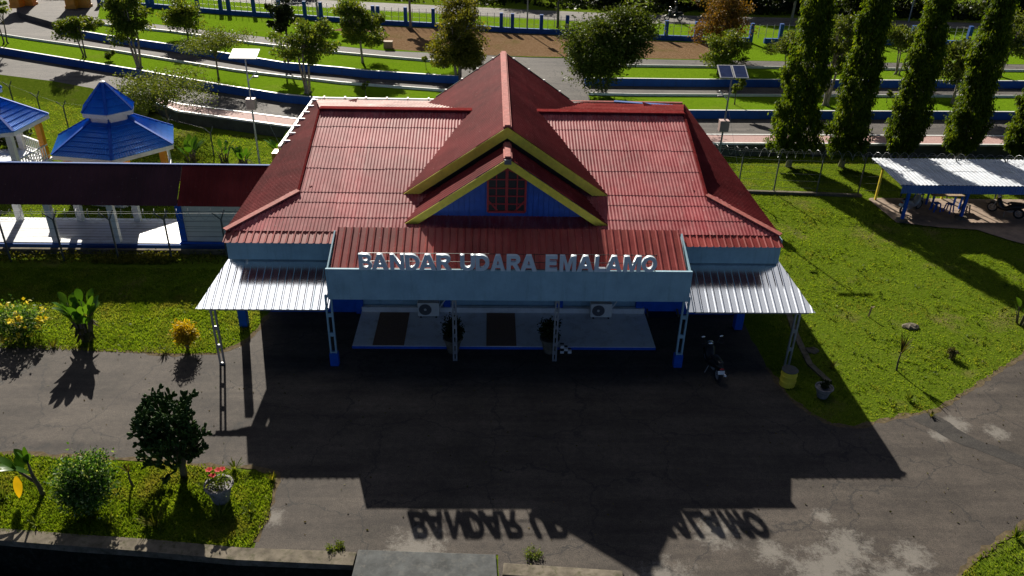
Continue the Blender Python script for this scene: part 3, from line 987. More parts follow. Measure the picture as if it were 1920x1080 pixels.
# walls (mostly under the eaves)
mb = MB()
mb.box(-9.1, 27.8, -0.02, 10.25, 28.0, 4.3)
mb.box(-9.1, 28.0, -0.02, -8.9, 41.6, 4.3)
mb.box(10.05, 28.0, -0.02, 10.25, 41.6, 4.3)
mb.box(-8.9, 41.4, -0.02, 10.05, 41.6, 4.3)
tb(mb, "wall", 'paleblue')
tb(MB().box(-8.65, 27.74, -0.02, -5.15, 27.797, 0.95), "wall_base", 'blue')
tb(MB().box(5.9, 27.74, -0.02, 9.85, 27.797, 0.95), "wall_base", 'blue')
for x0, x1 in ((-4.6, -2.0), (-1.3, 2.4), (3.2, 5.4)):
    w = tb(MB().box(x0, 27.77, 0.75, x1, 27.797, 2.5), "window", 'dark')
    fr = MB()
    for xa in (x0, (x0 + x1) / 2, x1):
        fr.box(xa - 0.03, 27.735, 0.72, xa + 0.03, 27.768, 2.55)
    fr.box(x0, 27.737, 0.72, x1, 27.766, 0.78)
    fr.v = [(a - XC, b - 33, c) for a, b, c in fr.v]
    fr.build("frame", 'white', w)
for x in (-5.1, -1.65, 2.8, 6.0):
    tb(MB().box(x - 0.14, 27.62, 0, x + 0.14, 27.769, 3.6), "pilaster", 'blue')

# front slope in courses
s_ = math.sqrt(1 + SL * SL)
V = (0, 1, SL)
O = (0, YE, ZE)
vh = (HY - YE) * s_
vr = (YR - YE) * s_
courses = [0.75, 1.55]
p1 = corr(O, (1, 0, 0), V, [(XL, 0), (XR, 0), (HX1 + 0.35, vh), (HX0 - 0.3, vh)], 0.125, 0.0085, courses, 0.010)
p2 = corr((0, HY, HZ + 0.012), (1, 0, 0), V, [(HX0, 0), (HX1, 0), (HX1, vr - vh), (HX0, vr - vh)], 0.125, 0.0085, [1.4, 2.75, 4.1], 0.010)
p1.add(p2.v, p2.f)
tb(p1, "roof", 'roof', smooth=True)
# apron course under the eave, box rib
ap = corr((0, 25.30, 4.20), (1, 0, 0), (0, 0.62, 0.185), [(XL + 0.05, 0), (-5.15, 0), (-5.15, 0.64), (XL + 0.05, 0.64)], 0.24, 0.03, (), 0, 'rib', 8)
a2 = corr((0, 25.30, 4.20), (1, 0, 0), (0, 0.62, 0.185), [(6.65, 0), (XR - 0.05, 0), (XR - 0.05, 0.64), (6.65, 0.64)], 0.24, 0.03, (), 0, 'rib', 8)
tb(ap, "eave_apron", 'rooflow')
tb(a2, "eave_apron", 'rooflow')
# side hips
SS = (HZ - ZE) / (HX0 - XL)
for sx in (-1, 1):
    xe, xh = (XL, HX0) if sx < 0 else (XR, HX1)
    dx = abs(xh - xe)
    inn = 1 if sx < 0 else -1
    Vv = (inn, 0, (HZ - ZE) / dx)
    ll = math.sqrt(dx * dx + (HZ - ZE) ** 2)
    hp = corr((xe, 0, ZE), (0, 1, 0), Vv, [(YE, 0), (42.3, 0), (39.6, ll), (HY, ll)], 0.16, 0.017, (), 0)
    # the hip slope runs on a little under the gablet
    h2 = corr((xh - inn * 0.02, 0, HZ - 0.015), (0, 1, 0), Vv, [(HY, 0), (40, 0), (40, 0.5), (HY + 0.3, 0.5)], 0.16, 0.017, (), 0)
    hp.add(h2.v, h2.f)
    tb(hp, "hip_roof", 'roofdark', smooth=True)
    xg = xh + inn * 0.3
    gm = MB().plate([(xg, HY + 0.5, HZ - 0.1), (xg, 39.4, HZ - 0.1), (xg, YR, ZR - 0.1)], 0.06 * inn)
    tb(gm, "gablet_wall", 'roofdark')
    # hip cap and verge flashing
    tb(MB().bar((xe, YE, ZE + 0.03), (xh, HY + 0.03, HZ + 0.05), 0.24, 0.05), "hip_cap", 'cap')
    tb(MB().bar((xh, HY, HZ + 0.03), (xh, YR, ZR + 0.03), 0.08, 0.06), "verge_flashing", 'ridge')
# rear slope
SB = (ZR - ZE) / (42.3 - YR)
rp = corr((0, 42.3, ZE), (1, 0, 0), (0, -1, SB), [(-9.2, 0), (XC, 0), (XC, 9.55), (HX0, 9.55)], 0.16, 0.017, [2.5, 5, 7.5], 0.02)
tb(rp, "rear_roof", 'roofpale', smooth=True)
rp = corr((0, 42.3, ZE), (1, 0, 0), (0, -1, SB), [(XC, 0), (10.35, 0), (HX1, 9.55), (XC, 9.55)], 0.16, 0.017, [2.5, 5, 7.5], 0.02)
tb(rp, "rear_roof", 'roofrear', smooth=True)
tb(MB().plate([(3.1, 41.9, 4.57), (4.9, 41.7, 4.62), (4.3, 40.2, 4.98), (3.0, 40.0, 5.03)], 0.02), "skylight_sheet", 'zinc')
for xa, xb in ((HX0, -0.75), (1.9, HX1)):
    tb(MB().bar((xa, YR, ZR + 0.05), (xb, YR, ZR + 0.05), 0.36, 0.06), "ridge_cap", 'ridge')
# eave gutters with brackets
gt = MB()
gt.bar((-9.38, 34.7, 4.38), (-9.33, 42.4, 4.38), 0.12, 0.12).bar((-9.3, 42.45, 4.40), (-2.4, 42.45, 4.40), 0.12, 0.12)
for i in range(7):
    y = 35.2 + i * 1.1
    gt.box(-9.32, y, 4.45, -9.0, y + 0.07, 4.53)
for i in range(6):
    x = -8.8 + i * 1.1
    gt.box(x, 42.15, 4.45, x + 0.08, 42.42, 4.55)
tb(gt, "gutter", 'white')
tb(MB().box(-9.6, 34.1, 3.75, -9.36, 34.7, 4.3), "gutter_outlet", 'orange')
rg = MB().bar((2.7, 42.45, 4.42), (10.3, 42.45, 4.42), 0.14, 0.1)
tb(rg, "rear_fascia", 'cap')
tb(MB().bar((6.6, 42.32, 4.50), (9.6, 41.6, 4.52), 0.25, 0.06), "rear_flashing", 'bluewall')

# gables
GS = 0.68


def gable(y0, y1, za, hw, nm_roof, bevel_w, capw, drop=0.0):
    ll = hw * math.sqrt(1 + GS * GS)
    for sx in (-1, 1):
        Vv = (-sx, 0, GS)
        base = (XC + sx * hw, y0, za - hw * GS)
        gr = corr(base, (0, 1, 0), Vv, [(0, 0), (y1 - y0, 0), (y1 - y0, ll), (0, ll)], 0.2, 0.014, [ll * 0.36, ll * 0.70], 0.012)
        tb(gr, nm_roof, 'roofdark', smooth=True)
        # bargeboard
        a = Vector((XC + sx * (hw + 0.06), y0 - 0.045, za - (hw + 0.06) * GS - 0.02))
        b_ = Vector((XC + sx * 0.0, y0 - 0.045, za - 0.02))
        dn = Vector((0, 0, -bevel_w))
        tb(MB().add([a, b_, b_ + dn, a + dn] + [p + Vector((0, 0.05, 0)) for p in (a, b_, b_ + dn, a + dn)],
                    [(0, 1, 2, 3), (7, 6, 5, 4), (0, 4, 5, 1), (1, 5, 6, 2), (2, 6, 7, 3), (3, 7, 4, 0)]), "bargeboard", 'yellow')
    cp = MB()
    cp.bar((XC, y0 - 0.03, za + 0.035), (XC, y1, za + 0.035), 0.20, 0.07)
    cp.bar((XC - 0.1, y0 - 0.03, za - 0.02), (XC - 0.1, y1, za - 0.02), 0.10, 0.06)
    cp.bar((XC + 0.1, y0 - 0.03, za - 0.02), (XC + 0.1, y1, za - 0.02), 0.10, 0.06)
    tb(cp, "ridge_cap", 'cap')


gable(27.9, 39.4, 7.63, 3.78, "gable_roof", 0.40, 0.2)
gable(26.33, 27.85, 7.02, 3.72, "porch_gable_roof", 0.32, 0.2)
tb(MB().box(XC - 0.12, 26.16, 6.84, XC + 0.12, 26.27, 7.0), "ridge_end_cap", 'acdark')
# rear verge clips
for sx in (-1, 1):
    for d_ in (0.5, 1.25, 2.0, 2.8):
        x = XC + sx * d_
        tb(MB().box(x - 0.05, 39.35, 7.63 - d_ * GS, x + 0.05, 39.46, 7.63 - d_ * GS + 0.09), "verge_clip", 'white')
vm = MB()
for sx in (-1, 1):
    vm.bar((XC, 39.42, 7.66), (XC + sx * 3.3, 39.42, 7.66 - 3.3 * GS), 0.06, 0.05)
tb(vm, "verge_trim", 'darkconc')
# blue gable wall with boards
gw = MB()
yb, hw_, za_ = 26.72, 3.6, 6.88
nb_ = 38
for i in range(nb_):
    x0 = XC - hw_ + 2 * hw_ * i / nb_
    x1 = XC - hw_ + 2 * hw_ * (i + 1) / nb_ - 0.012
    z0 = 4.25

    def zt(x):
        return za_ - abs(x - XC) * GS
    if -0.11 < x1 and x0 < 1.21:
        pass
    gw.add([(x0, yb, z0), (x1, yb, z0), (x1, yb, max(z0, zt(x1))), (x0, yb, max(z0, zt(x0))), (x0, yb + 0.04, z0), (x1, yb + 0.04, z0), (x1, yb + 0.04, max(z0, zt(x1))), (x0, yb + 0.04, max(z0, zt(x0)))],
           [(0, 1, 2, 3), (7, 6, 5, 4), (0, 3, 7, 4), (1, 5, 6, 2)])
gw.add([(XC - hw_, yb + 0.05, 4.25), (XC + hw_, yb + 0.05, 4.25), (XC, yb + 0.05, za_)], [(0, 1, 2)])
tb(gw, "gable_wall", 'gableblue')
gw2 = MB().plate([(XC - 3.6, 28.25, 4.9), (XC + 3.6, 28.25, 4.9), (XC, 28.25, 7.4)], 0.05)
tb(gw2, "gable_back", 'dark')  # near-black colour stands in for the shadow in the gap between gables
# vent window
vz0, vz1, vz2 = 4.86, 6.09, 6.50
vx0, vx1 = -0.06, 1.28
vc = (vx0 + vx1) / 2
ring = [(vx0, vz0), (vx1, vz0), (vx1, vz1), (vc + 0.33, vz1 + 0.27), (vc, vz2), (vc - 0.33, vz1 + 0.27), (vx0, vz1)]
vent = tb(MB().plate([(x, yb - 0.012, z) for x, z in ring], 0.006), "vent_window", 'dark')
fr = MB()
for i in range(len(ring)):
    a_, b_ = ring[i], ring[(i + 1) % len(ring)]
    fr.bar((a_[0], yb - 0.03, a_[1]), (b_[0], yb - 0.03, b_[1]), 0.075, 0.05, (0, 1, 0))
fr.bar((vc, yb - 0.028, vz0), (vc, yb - 0.028, vz2 - 0.04), 0.10, 0.04, (0, 1, 0))
for x in (vx0 + 0.3, vx1 - 0.3):
    fr.bar((x, yb - 0.024, vz0), (x, yb - 0.024, vz1 + 0.2), 0.04, 0.03, (0, 1, 0))
for z in (vz0 + 0.3, vz0 + 0.6, vz0 + 0.9, vz1):
    fr.bar((vx0, yb - 0.022, z), (vx1, yb - 0.022, z), 0.04, 0.03, (0, 1, 0))
fr.bar((vx0, yb - 0.02, vz0 + 0.45), (vx0 + 0.38, yb - 0.02, vz0), 0.05, 0.03, (0, 1, 0))
fr.bar((vx1, yb - 0.02, vz0 + 0.45), (vx1 - 0.38, yb - 0.02, vz0), 0.05, 0.03, (0, 1, 0))
fr.v = [(a - XC, b - 33, c) for a, b, c in fr.v]
fr.build("frame", 'red', vent)

# porch: rib roof, parapet fascia, posts
PX0, PX1, PYF = -5.42, 6.83, 23.75
pr = corr((0, 23.85, 3.78), (1, 0, 0), (0, 1, 0.40), [(PX0 + 0.12, 0), (PX1 - 0.12, 0), (PX1 - 0.12, 2.15), (PX0 + 0.12, 2.15)], 0.26, 0.028, (), 0, 'rib', 8)
tb(pr, "porch_roof", 'rooflow')
tb(MB().box(PX0, PYF, 2.86, PX1, PYF + 0.1, 4.02), "porch_fascia", 'paleblue', bev=0.01)
for sx, x in ((0, PX0), (1, PX1 - 0.05)):
    y0, y1 = PYF + 0.102, 25.75
    tb(MB().add([(x, y0, 2.86), (x + 0.05, y0, 2.86), (x + 0.05, y1, 2.86), (x, y1, 2.86), (x, y0, 3.90), (x + 0.05, y0, 3.90), (x + 0.05, y1, 4.50), (x, y1, 4.50)],
                [(3, 2, 1, 0), (4, 5, 6, 7), (0, 1, 5, 4), (1, 2, 6, 5), (2, 3, 7, 6), (3, 0, 4, 7)]), "porch_parapet", 'paleblue')
tb(MB().box(PX0 + 0.12, PYF + 0.12, 2.90, PX1 - 0.12, 27.7, 2.96), "porch_ceiling", 'white')
# eave fascia strips of the wings
for xa, xb in ((-9.3, -5.44), (6.85, 10.52)):
    tb(MB().box(xa, 25.92, 3.25, xb, 26.02, 4.2), "eave_fascia", 'paleblue')
tb(MB().box(-9.3, 26.03, 3.46, -9.2, 41, 4.2), "eave_fascia", 'paleblue')
tb(MB().box(10.42, 26.03, 3.46, 10.52, 41, 4.2), "eave_fascia", 'paleblue')


def lattice(mb, x, y0, z0, z1, w=0.2, slots=None, d_=0.1):
    """channel post: two legs with cross plates"""
    mb.box(x - w / 2, y0, z0, x - w / 2 + 0.055, y0 + d_, z1)
    mb.box(x + w / 2 - 0.055, y0, z0, x + w / 2, y0 + d_, z1)
    n = max(2, int((z1 - z0) / (slots or 0.75)))
    for i in range(n + 1):
        zc = z0 + (z1 - z0) * i / n
        mb.box(x - w / 2 + 0.056, y0 + 0.012, max(z0, zc - 0.07), x + w / 2 - 0.056, y0 + d_ - 0.012, min(z1, zc + 0.07))
    return mb


for x in (-5.48, 6.84):
    p = tb(lattice(MB(), x, 24.0, 0.5, 2.86, 0.24), "porch_post", 'paleblue')
    bb = MB().box(x - 0.15, 23.96, -0.01, x + 0.15, 24.2, 0.52)
    bb.v = [(a - XC, b - 33, c) for a, b, c in bb.v]
    bb.build("post_base", 'blue', p, bev=0.01)
for x in (-1.2, 2.4):
    tb(lattice(MB(), x, 24.32, 0.0, 2.86, 0.16, 0.35, 0.07), "lattice_post", 'steel')
# canopies at both sides, each a folded white metal sheet on its post
for xa, xb, xpost, sx in ((-10.02, -5.5, -9.47, -1), (6.9, 11.42, 10.84, 1)):
    cn = corr((0, 24.0, 2.31), (1, 0, 0), (0, 2.0, 0.90), [(xa, 0), (xb, 0), (xb - (0.86 if sx > 0 else 0), 2.45), (xa + (0.76 if sx < 0 else 0), 2.45)], 0.26, 0.014, (), 0, 'rib', 8)
    can = tb(cn, "side_canopy", 'zinc')
    q = lattice(MB(), xpost, 24.02, 0.0, 2.28, 0.2, 0.6, 0.08)
    q.v = [(a - XC, b - 33, c) for a, b, c in q.v]
    q.build("canopy_post", 'steel', can)
    q = MB().bar((xa + 0.3, 24.1, 2.27), (xb - 0.2, 24.1, 2.27), 0.06, 0.1)
    q.v = [(a - XC, b - 33, c) for a, b, c in q.v]
    q.build("canopy_beam", 'steel', can)
for x in (-9.4, 9.75):
    p = tb(MB().box(x - 0.12, 26.6, 0.75, x + 0.12, 26.84, 3.3), "canopy_column", 'white')
    bb = MB().box(x - 0.15, 26.57, -0.01, x + 0.15, 26.87, 0.77)
    bb.v = [(a - XC, b - 33, c) for a, b, c in bb.v]
    bb.build("post_base", 'blue', p)

# tiled porch floor
pf = tb(MB().box(-5.02, 25.12, -0.01, 6.23, 27.72, 0.12), "porch_floor", 'tile')
e_ = MB().box(-5.03, 25.105, -0.01, 6.24, 25.117, 0.10)
e_.v = [(a - XC, b - 33, c) for a, b, c in e_.v]
e_.build("step_face", 'blue', pf)
e_ = MB().box(-5.0, 27.55, 0.123, 6.2, 27.73, 0.34)
e_.v = [(a - XC, b - 33, c) for a, b, c in e_.v]
e_.build("wall_skirting", 'white', pf)
# sign
sign = thing("roof_sign", "large pale raised letters BANDAR UDARA EMALAMO on a black rail above the porch", "sign", (XC, 23.7, 4.0))
lx = [("B", 95, 170), ("A", 165, 260), ("N", 270, 350), ("D", 355, 437), ("A", 432, 530), ("R", 530, 615), ("U", 663, 747), ("D", 750, 828), ("A", 835, 917), ("R", 925, 1007), ("A", 1003, 1097),
      ("E", 1145, 1212), ("M", 1225, 1318), ("A", 1323, 1417), ("L", 1424, 1487), ("A", 1485, 1580), ("M", 1588, 1687), ("O", 1690, 1778)]
ZL0, ZL1 = 4.05, 4.63


def arc(cx, cy, rx, ry, a0, a1, n=10):
    return [(cx + rx * math.cos(math.radians(a0 + (a1 - a0) * i / n)), cy + ry * math.sin(math.radians(a0 + (a1 - a0) * i / n))) for i in range(n + 1)]


GLYPH = {
    'A': [[(0, 0), (0.35, 1), (0.65, 1), (1, 0), (0.73, 0), (0.66, 0.2), (0.34, 0.2), (0.27, 0)], [(0.41, 0.39), (0.59, 0.39), (0.5, 0.70)]],
    'N': [[(0, 0), (0, 1), (0.27, 1), (0.73, 0.40), (0.73, 1), (1, 1), (1, 0), (0.74, 0), (0.27, 0.62), (0.27, 0)]],
    'E': [[(0, 0), (0, 1), (0.98, 1), (0.98, 0.79), (0.33, 0.79), (0.33, 0.62), (0.92, 0.62), (0.92, 0.41), (0.33, 0.41), (0.33, 0.21), (1, 0.21), (1, 0)]],
    'L': [[(0, 0), (0, 1), (0.36, 1), (0.36, 0.22), (1, 0.22), (1, 0)]],
    'M': [[(0, 0), (0, 1), (0.31, 1), (0.5, 0.40), (0.69, 1), (1, 1), (1, 0), (0.77, 0), (0.77, 0.72), (0.60, 0), (0.40, 0), (0.23, 0.72), (0.23, 0)]],
    'U': [[(0, 1), (0.29, 1), (0.29, 0.36)] + arc(0.5, 0.36, 0.21, 0.15, 180, 360) + [(0.71, 1), (1, 1)] + arc(0.5, 0.36, 0.5, 0.37, 0, -180, 14)],
    'O': [arc(0.5, 0.5, 0.5, 0.52, 0, 345, 23), arc(0.5, 0.5, 0.23, 0.30, 0, 342, 19)],
    'D': [[(0, 0), (0, 1)] + arc(0.42, 0.5, 0.58, 0.5, 90, -90, 14), [(0.29, 0.21), (0.29, 0.79)] + arc(0.42, 0.5, 0.29, 0.29, 90, -90, 12)],
    'B': [[(0, 0), (0, 1)] + arc(0.58, 0.755, 0.37, 0.245, 90, -70, 9) + arc(0.58, 0.285, 0.42, 0.285, 75, -90, 10), [(0.29, 0.60), (0.29, 0.81)] + arc(0.55, 0.705, 0.13, 0.105, 90, -90, 8), [(0.29, 0.19), (0.29, 0.43)] + arc(0.56, 0.31, 0.15, 0.12, 90, -90, 8)],
    'R': [[(0, 0), (0, 1)] + arc(0.58, 0.72, 0.36, 0.28, 90, -60, 9) + [(0.70, 0.43), (1, 0), (0.68, 0), (0.42, 0.38), (0.29, 0.38), (0.29, 0)], [(0.29, 0.58), (0.29, 0.80)] + arc(0.53, 0.69, 0.14, 0.11, 90, -90, 8)],
}
for ch, a_, b_ in lx:
    X0 = -4.27 + (640 + a_ / 3 - 672) * (9.83 / 560)
    X1 = -4.27 + (640 + b_ / 3 - 672) * (9.83 / 560)
    cu = bpy.data.curves.new("letter", 'CURVE')
    cu.dimensions = '2D'
    cu.fill_mode = 'BOTH'
    cu.extrude = 0.05
    for ring_ in GLYPH[ch]:
        sp = cu.splines.new('POLY')
        sp.points.add(len(ring_) - 1)
        for k_, q_ in enumerate(ring_):
            sp.points[k_].co = (q_[0], q_[1], 0, 1)
        sp.use_cyclic_u = True
    to = bpy.data.objects.new("tmp", cu)
    C.objects.link(to)
    dg = bpy.context.evaluated_depsgraph_get()
    me = bpy.data.meshes.new_from_object(to.evaluated_get(dg))
    bpy.data.objects.remove(to)
    co = np.array([v.co[:] for v in me.vertices])
    lo, hi = co.min(0), co.max(0)
    sc = (co - lo) / (hi - lo)
    new = np.stack([X0 + sc[:, 0] * (X1 - X0) - XC, -0.06 + 0.12 * (1 - sc[:, 2]) * 1.0, ZL0 - 4.0 + sc[:, 1] * (ZL1 - ZL0)], 1)
    me.vertices.foreach_set("co", new.reshape(-1))
    me.name = "letter"
    me.update()
    me.materials.append(MT['letter'])
    lo_ = bpy.data.objects.new("letter", me)
    C.objects.link(lo_)
    lo_.parent = sign
rl = MB()
for z in (0.035, 0.30, 0.60):
    rl.box(-4.85, 0.085, z, 4.95, 0.10, z + 0.018)
for i in range(13):
    x = -4.8 + i * 0.81
    rl.box(x, 0.103, 0.0, x + 0.02, 0.123, 0.63)
rl.build("rail", 'black', sign)

# porch furniture: mats, condensers, pots, ramps
for x0, x1, lab in ((-4.28, -3.12, "brown doormat lying across the left end of the tiled porch"), (-0.08, 1.04, "brown doormat lying at the middle of the tiled porch")):
    tag(MB().box(x0, 25.14, 0.1235, x1, 27.5, 0.14).build("door_mat", 'matbrown'), lab, "mat", "brown mats on the porch floor")


def condenser(x, lab):
    r = thing("outdoor_air_unit", lab, "air conditioner", (x, 27.3, 0.125), 0, "air conditioner outdoor units on the porch")
    MB().box(-0.42, -0.15, 0.05, 0.42, 0.15, 0.65).build("casing", 'ac', r, bev=0.02)
    gm = MB()
    for rr in (0.07, 0.13, 0.19, 0.24):
        gm.torus((-0.12, -0.165, 0.36), rr, 0.008, 'Y', 24, 5)
    for k_ in range(8):
        a = k_ * math.pi / 4
        gm.bar((-0.12, -0.163, 0.36), (-0.12 + 0.24 * math.cos(a), -0.163, 0.36 + 0.24 * math.sin(a)), 0.012, 0.01)
    gm.build("grille", 'acdark', r)
    fan = MB()
    fan.add([(-0.12 + 0.235 * math.cos(k_ * 0.2618), -0.154, 0.36 + 0.235 * math.sin(k_ * 0.2618)) for k_ in range(24)], [tuple(range(24))])
    f_ = fan.build("fan_opening", 'acdark', r)
    MB().ellip((-0.12, -0.16, 0.36), (0.055, 0.02, 0.055)).build("hub", 'ac', f_)
    for x_ in (-0.3, 0.3):
        MB().box(x_ - 0.03, -0.17, 0.0, x_ + 0.03, 0.17, 0.048).build("foot", 'black', r)
    MB().tube([(0.38, 0.1, 0.25), (0.55, 0.12, 0.5), (0.75, 0.2, 0.8), (0.8, 0.3, 1.2)], 0.025, 6).build("pipe", 'white', r)
    return r


condenser(-2.35, "cream outdoor air conditioner unit beside the left lattice post")
condenser(4.42, "cream outdoor air conditioner unit on the right side of the porch")

rp_ = thing("access_ramp", "dark ramp with pale side rails at the right end of the porch", "ramp", (6.95, 27.9, 0))
MB().add([(-0.58, -0.5, 0.02), (0.58, -0.5, 0.02), (0.52, 0.5, 0.35), (-0.52, 0.5, 0.35), (-0.58, -0.5, -0.01), (0.58, -0.5, -0.01), (0.52, 0.5, 0), (-0.52, 0.5, 0)],
         [(0, 1, 2, 3), (7, 6, 5, 4), (0, 4, 5, 1), (1, 5, 6, 2), (2, 6, 7, 3), (3, 7, 4, 0)]).build("deck", 'black', rp_)
for sx in (-1, 1):
    MB().bar((sx * 0.62, -0.5, 0.1), (sx * 0.57, 0.5, 0.43), 0.05, 0.08).build("side_rail", 'concrete', rp_)
ck = thing("chequered_blocks", "black and white chequered step blocks beside the right lattice post", "step block", (2.85, 24.95, 0))
cw, cb = MB(), MB()
for i in range(3):
    for j in range(3 - i):
        for t_ in range(2):
            x, z = i * 0.14 - 0.2, j * 0.11
            (cw if (i + j + t_) % 2 == 0 else cb).box(x, t_ * 0.111 - 0.11, z, x + 0.137, t_ * 0.111, z + 0.107)
cw.build("white_block", 'white', ck)
cb.build("black_block", 'black', ck)

# ------------------------------------------------------------------ COVERED WALKWAY on the left
wk = thing("covered_walkway", "long roofed walkway with white pillars and tiled floor beside the terminal", "walkway", (-16, 34.5, 0))


def wb(mb, name, m, par=None, **k):
    mb.v = [(a + 16, b - 34.5, c) for a, b, c in mb.v]
    return mb.build(name, m, par or wk, **k)


for xa, xb, m in ((-30, -13.72, 'roofnavy'), (-13.7, -8.75, 'roofmar')):
    for sy, y0 in ((1, 33.0), (-1, 35.9)):
        sh = corr((0, y0, 2.22), (1, 0, 0), (0, sy * 1.45, 1.38), [(xa, 0), (xb, 0), (xb, 2.0), (xa, 2.0)], 0.2, 0.012, (), 0)
        wb(sh, "roof", m, smooth=True)
wb(MB().bar((-30, 34.45, 3.62), (-8.75, 34.45, 3.62), 0.12, 0.04), "ridge_cap", 'bluewall')
wb(MB().box(-30, 33.3, 0.0, -14.05, 36.0, 0.25), "floor", 'tile')
gj = MB()
for i in range(9):
    gj.box(-30, 33.32 + i * 0.3, 0.2515, -14.07, 33.335 + i * 0.3, 0.2535)
wb(gj, "tile_joint", 'concrete')
wb(MB().box(-30, 33.18, -0.02, -8.9, 33.298, 0.22), "floor_edge", 'bluewall')
for x in (-25.4, -22.35, -19.5, -16.8):
    wb(MB().box(x - 0.14, 35.6, 0.25, x + 0.14, 35.85, 2.2), "pillar", 'white', bev=0.01)
for x in (-22.6, -19.6, -16.85):
    wb(MB().box(x - 0.14, 33.36, 0.25, x + 0.14, 33.6, 2.2), "pillar", 'white', bev=0.01)
wb(MB().box(-30, 33.4, 2.16, -8.8, 33.55, 2.30), "eave_beam", 'darkconc')
# low kerb in front of the walkway
tag(MB().ribbon([(-30, 32.75), (-9.6, 32.75)], 0.16, -0.1, 0.22).build("kerb", 'concrete'), "pale kerb along the front of the roofed walkway", "kerb")
bk = thing("brick_cabin", "white block wall between blue corner posts under the walkway roof", "wall", (-12, 34, 0))
cbx = MB().box(-13.75, 33.5, 0, -9.6, 36, 2.2)
cbx.build("wall", 'ac', bk, rel=True)
gj = MB()
for i in range(1, 9):
    gj.box(-13.7, 33.492, i * 0.25, -9.7, 33.499, i * 0.25 + 0.014)
gj.build("mortar_joint", 'concrete', bk, rel=True)
for x in (-14.0, -9.75):
    MB().box(x, 33.42, 0, x + 0.26, 33.68, 2.19).build("corner_post", 'blue', bk, rel=True)
MB().box(-14.0, 33.32, -0.01, -9.5, 33.415, 0.3).build("base_band", 'blue', bk, rel=True)


# ------------------------------------------------------------------ barbed wire fences (Y shaped posts)
def yfence(name, lab, pts, h, coil=True, arm=0.38, strands=(0.35, 0.75, 1.15, 1.55, 1.9)):
    p0 = pts[0]
    r = thing(name, lab, "fence", (p0[0], p0[1], 0))
    for p in pts:
        q = Vector((p[0] - p0[0], p[1] - p0[1], 0))
        m = MB().bar(q + Vector((0, 0, -0.1)), q + Vector((0, 0, h)), 0.06)
        m.bar(q + Vector((0, 0, h)), q + Vector((-arm * 0.75, -arm * 0.4, h + arm)), 0.045)
        m.bar(q + Vector((0, 0, h)), q + Vector((arm * 0.35, arm * 0.5, h + arm)), 0.045)
        m.build("post", 'fencepost', r)
    wr = MB()
    for i in range(len(pts) - 1):
        a = Vector((pts[i][0] - p0[0], pts[i][1] - p0[1], 0))
        b = Vector((pts[i + 1][0] - p0[0], pts[i + 1][1] - p0[1], 0))
        for z in strands:
            if z < h:
                wr.bar(a + Vector((0, 0, z)), b + Vector((0, 0, z)), 0.008)
        for s_, z in ((-0.75, h + arm * 0.95), (0.35, h + arm * 0.95))[:2 if coil else 1]:
            o_ = Vector((s_ * arm, s_ * arm * 0.5, z))
            wr.bar(a + o_, b + o_, 0.009 if coil else 0.004)
    wr.build("wire", 'fencepost', r)
    if coil:
        cl = MB()
        pp = []
        for i in range(len(pts) - 1):
            a = Vector((pts[i][0] - p0[0], pts[i][1] - p0[1], h + arm * 0.7))
            b = Vector((pts[i + 1][0] - p0[0], pts[i + 1][1] - p0[1], h + arm * 0.7))
            d = (b - a)
            n = max(12, int(d.length / 0.45) * 12)
            sd = Vector((-d.y, d.x, 0)).normalized()
            for k in range(n):
                t = k / n
                an = 2 * math.pi * k / 12
                pp.append(a + d * t + (sd * math.cos(an) + Vector((0, 0, 1)) * math.sin(an)) * 0.24)
        cl.tube(pp, 0.007, 3)
        cl.build("razor_coil", 'steel', r)
    return r


yfence("wire_fence", "barbed wire fence with forked posts in front of the roofed walkway", [(-28, 31.6), (-23.4, 31.8), (-20.9, 31.9), (-18.65, 32.0), (-16.3, 32.05), (-14.0, 32.1), (-11.6, 32.2), (-9.9, 32.2)], 1.95)
yfence("wire_fence", "barbed wire fence with forked posts behind the blue pavilions", [(-36, 57.5), (-32.4, 54.8), (-29.4, 52.4), (-26.8, 50.4), (-23.4, 49.3), (-19.3, 47.6), (-16.2, 45.6)], 1.35, False, 0.38, ())
yfence("wire_fence", "barbed wire fence with razor coils between right lawn and tall columnar trees", [(11.6, 41.6), (13.6, 41.0), (15.5, 40.75), (17.8, 40.6), (20.0, 40.4), (22.4, 40.4), (24.9, 40.3), (27.5, 40.2), (30, 40.2), (33, 40.2)], 2.0)
tag(MB().ribbon([(13.4, 40.8), (17.8, 40.55), (20.2, 40.35)], 0.2, -0.1, 0.14).build("kerb", 'concrete'), "low concrete kerb under the fence on the right lawn", "kerb")

# ------------------------------------------------------------------ blue pavilions
def hexr(cx, cy, R, a0, z):
    return [Vector((cx + R * math.cos(a0 + i * math.pi / 3), cy + R * math.sin(a0 + i * math.pi / 3), z)) for i in range(6)]


